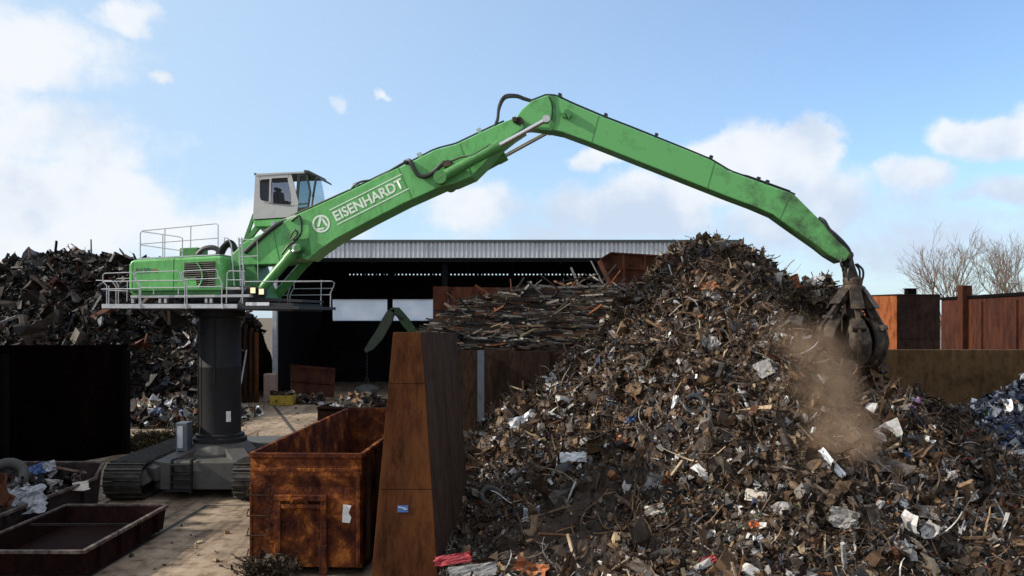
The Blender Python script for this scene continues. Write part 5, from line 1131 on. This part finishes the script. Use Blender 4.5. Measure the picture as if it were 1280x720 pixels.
bx = P(548, 0, 64).x; b = MB(); b.box(bx - 1.6, bx + 2.4, 62, 64.6, 1.3, 2.9); b.build('house', M['green_dark'], o, bevel=.08)
b = MB(); b.box(bx - 1.5, bx, 61.9, 62.9, 1.35, 3.1); b.build('cab', M['dark'], o, bevel=.06)
b = MB()
for y in (61.9, 64.2): b.box(bx - 1.9, bx + 2.1, y, y + .55, .05, .95)
b.box(bx - .7, bx + .9, 62.4, 64.3, .6, 1.3); b.build('undercarriage', M['dark'], o, bevel=.15)
# ---- vegetation
def bush(name, label, c, rx, ry, h, n, cols, seed):
    r = np.random.default_rng(seed); V = []; Q = []; C = []; k = 0
    for i in range(n):
        a = r.uniform(0, 6.28); q = math.sqrt(r.random()); bx_ = c[0] + math.cos(a) * q * rx * .7; by = c[1] + math.sin(a) * q * ry * .7
        ln = h * r.uniform(.3, 1.0) * (1 - .5 * q * q); dx, dy = r.normal(size=2) * .45; col = cols[r.integers(len(cols))]; w_ = r.uniform(.006, .02)
        seg = 4; px_, py__, pz_ = bx_, by, 0.
        for s in range(seg + 1):
            t = s / seg; x = bx_ + dx * ln * t + r.normal() * .02; y = by + dy * ln * t + r.normal() * .02; z = ln * (t - .25 * t * t)
            V += [(x - w_, y, z), (x + w_, y + w_, z)]; C += [(*col, 0)] * 2
            if s: Q.append((k + 2 * s - 2, k + 2 * s - 1, k + 2 * s + 1, k + 2 * s))
        k += 2 * (seg + 1)
        for _ in range(3):   # leaves
            t = r.uniform(.3, 1); x = bx_ + dx * ln * t; y = by + dy * ln * t; z = ln * (t - .25 * t * t); s_ = r.uniform(.02, .06); d = r.normal(size=(2, 3)) * s_
            V += [(x, y, z), (x + d[0, 0], y + d[0, 1], z + d[0, 2]), (x + d[0, 0] + d[1, 0], y + d[0, 1] + d[1, 1], z + d[0, 2] + d[1, 2]), (x + d[1, 0], y + d[1, 1], z + d[1, 2])]; C += [(*col, 0)] * 4; Q.append((k, k + 1, k + 2, k + 3)); k += 4
    return tag(mesh_np(name, np.array(V), np.array(Q), np.array(C), M['scrap'], c), label, 'shrub')
bush('low_shrub', 'brown green low shrub growing beside the left crawler track', (-15.0, 36.9, 0), 1.4, 1.0, 1.15, 2200, [(.05, .05, .02), (.09, .07, .03), (.14, .10, .05), (.04, .035, .02)], 5)
bush('low_shrub', 'taller dark part of the shrub nearest the pylon', (-13.6, 38.4, 0), 1.0, .8, 1.55, 1500, [(.05, .045, .02), (.08, .06, .03), (.04, .035, .02)], 6)
bush('dry_bush', 'dry leafless brown bush at the near foot of the orange rusted container', (-5.15, 18.5, 0), .42, .30, .8, 1000, [(.05, .035, .022), (.09, .065, .04), (.03, .022, .015)], 8)
def tree(label, base, h, seed, lean):
    r = random.Random(seed); tk = MB(); cr = MB()
    def grow(b, p, d, L_, rad, depth):
        pts_ = [p]; q = p.copy(); dd = d.copy(); n = 4
        for i in range(n):
            dd = (dd + Vector((r.gauss(0, .09), r.gauss(0, .09), r.gauss(.03, .05)))).normalized(); q = q + dd * L_ / n; pts_.append(q.copy())
        b.tube(pts_, rad, 5 if depth < 2 else 3, rad * .6)
        if depth >= 6: return
        for i in range(3 if depth > 1 else 4):
            k = r.randint(2, n); ax = Vector((r.gauss(0, 1), r.gauss(0, 1), r.gauss(0, 1))).cross(dd).normalized(); nd = (Matrix.Rotation(r.uniform(.25, .75), 3, ax) @ dd + Vector((0, 0, .12))).normalized()
            grow(cr, pts_[k], nd, L_ * r.uniform(.60, .86), max(rad * .58, .009), depth + 1)
    o = empty('bare_tree', base, label, 'tree', 'bare trees behind the rusty fence')
    grow(tk, Vector(base), Vector(lean).normalized(), h * .30, .20, 0)
    tk.build('trunk', M['bark'], o); cr.build('crown', M['bark'], o)
tb0 = P(1204, 0, 75); tb0.z = 0
tree('bare leafless tree behind the dark steel cabin, left of the two', tb0, 14.6, 4, (-.18, 0, 1))
tb1 = P(1262, 0, 73); tb1.z = 0
tree('bare leafless tree behind the rusty fence, right of the two', tb1, 15.2, 9, (.05, 0, 1))
# ---- dust falling from the grab
dust_bl = []
for (px, py, rad, amp) in ((1010, 462, 1.0, 1.0), (992, 436, .8, .45), (1022, 500, .85, 1.0), (1045, 535, .7, .9), (1066, 553, .6, 1.3), (1036, 562, .55, .7), (1040, 470, .6, .5)):
    p, _n = on_heap(px, py, 0); dust_bl.append((P(px, py, p.y - .55), rad, amp))
dust_c = sum((q[0] for q in dust_bl), Vector()) / len(dust_bl); dust_r = max((q[0] - dust_c).length + q[1] * 1.55 for q in dust_bl)
def dust():
    bpy_me = bpy.data.meshes.new('dust_cloud'); import bmesh
    bm = bmesh.new(); bmesh.ops.create_icosphere(bm, subdivisions=3, radius=1); c = dust_c
    for v_ in bm.verts: v_.co = v_.co * dust_r * 1.02
    bm.to_mesh(bpy_me); bm.free(); o = bpy.data.objects.new('dust_cloud', bpy_me); COL.objects.link(o); o.location = c
    m = bpy.data.materials.new('brown_dust'); m.use_nodes = True; nt = m.node_tree; N = nt.nodes; L = nt.links; N.clear()
    out = N.new('ShaderNodeOutputMaterial'); v = N.new('ShaderNodeVolumePrincipled'); v.inputs['Color'].default_value = (.66, .44, .28, 1); v.inputs['Anisotropy'].default_value = .2
    tc = N.new('ShaderNodeTexCoord'); nz = N.new('ShaderNodeTexNoise'); nz.inputs['Scale'].default_value = 1.5; nz.inputs['Distortion'].default_value = .8; nz.inputs['Detail'].default_value = 6; nz.inputs['Roughness'].default_value = .6; L.new(tc.outputs['Object'], nz.inputs['Vector'])
    tot = None
    for (q0, rad, amp) in dust_bl:
        q = q0 - c; s = N.new('ShaderNodeVectorMath'); s.operation = 'DISTANCE'; L.new(tc.outputs['Object'], s.inputs[0]); s.inputs[1].default_value = q
        g = N.new('ShaderNodeMapRange'); g.interpolation_type = 'SMOOTHSTEP'; L.new(s.outputs['Value'], g.inputs[0]); g.inputs[1].default_value = 0; g.inputs[2].default_value = rad * 1.55; g.inputs[3].default_value = amp; g.inputs[4].default_value = 0
        if tot is None: tot = g.outputs[0]
        else: a = N.new('ShaderNodeMath'); a.operation = 'ADD'; L.new(tot, a.inputs[0]); L.new(g.outputs[0], a.inputs[1]); tot = a.outputs[0]
    mr = N.new('ShaderNodeMapRange'); L.new(nz.outputs['Fac'], mr.inputs[0]); mr.inputs[1].default_value = .40; mr.inputs[2].default_value = .66; mr.inputs[3].default_value = .12; mr.inputs[4].default_value = 1.6
    a = N.new('ShaderNodeMath'); a.operation = 'MULTIPLY'; L.new(tot, a.inputs[0]); L.new(mr.outputs[0], a.inputs[1])
    a2 = N.new('ShaderNodeMath'); a2.operation = 'MULTIPLY'; L.new(a.outputs[0], a2.inputs[0]); a2.inputs[1].default_value = .95
    L.new(a2.outputs[0], v.inputs['Density']); L.new(v.outputs[0], out.inputs['Volume']); bpy_me.materials.append(m)
    tag(o, 'brown dust cloud drifting down below the grab', 'dust', kind='stuff')
dust()
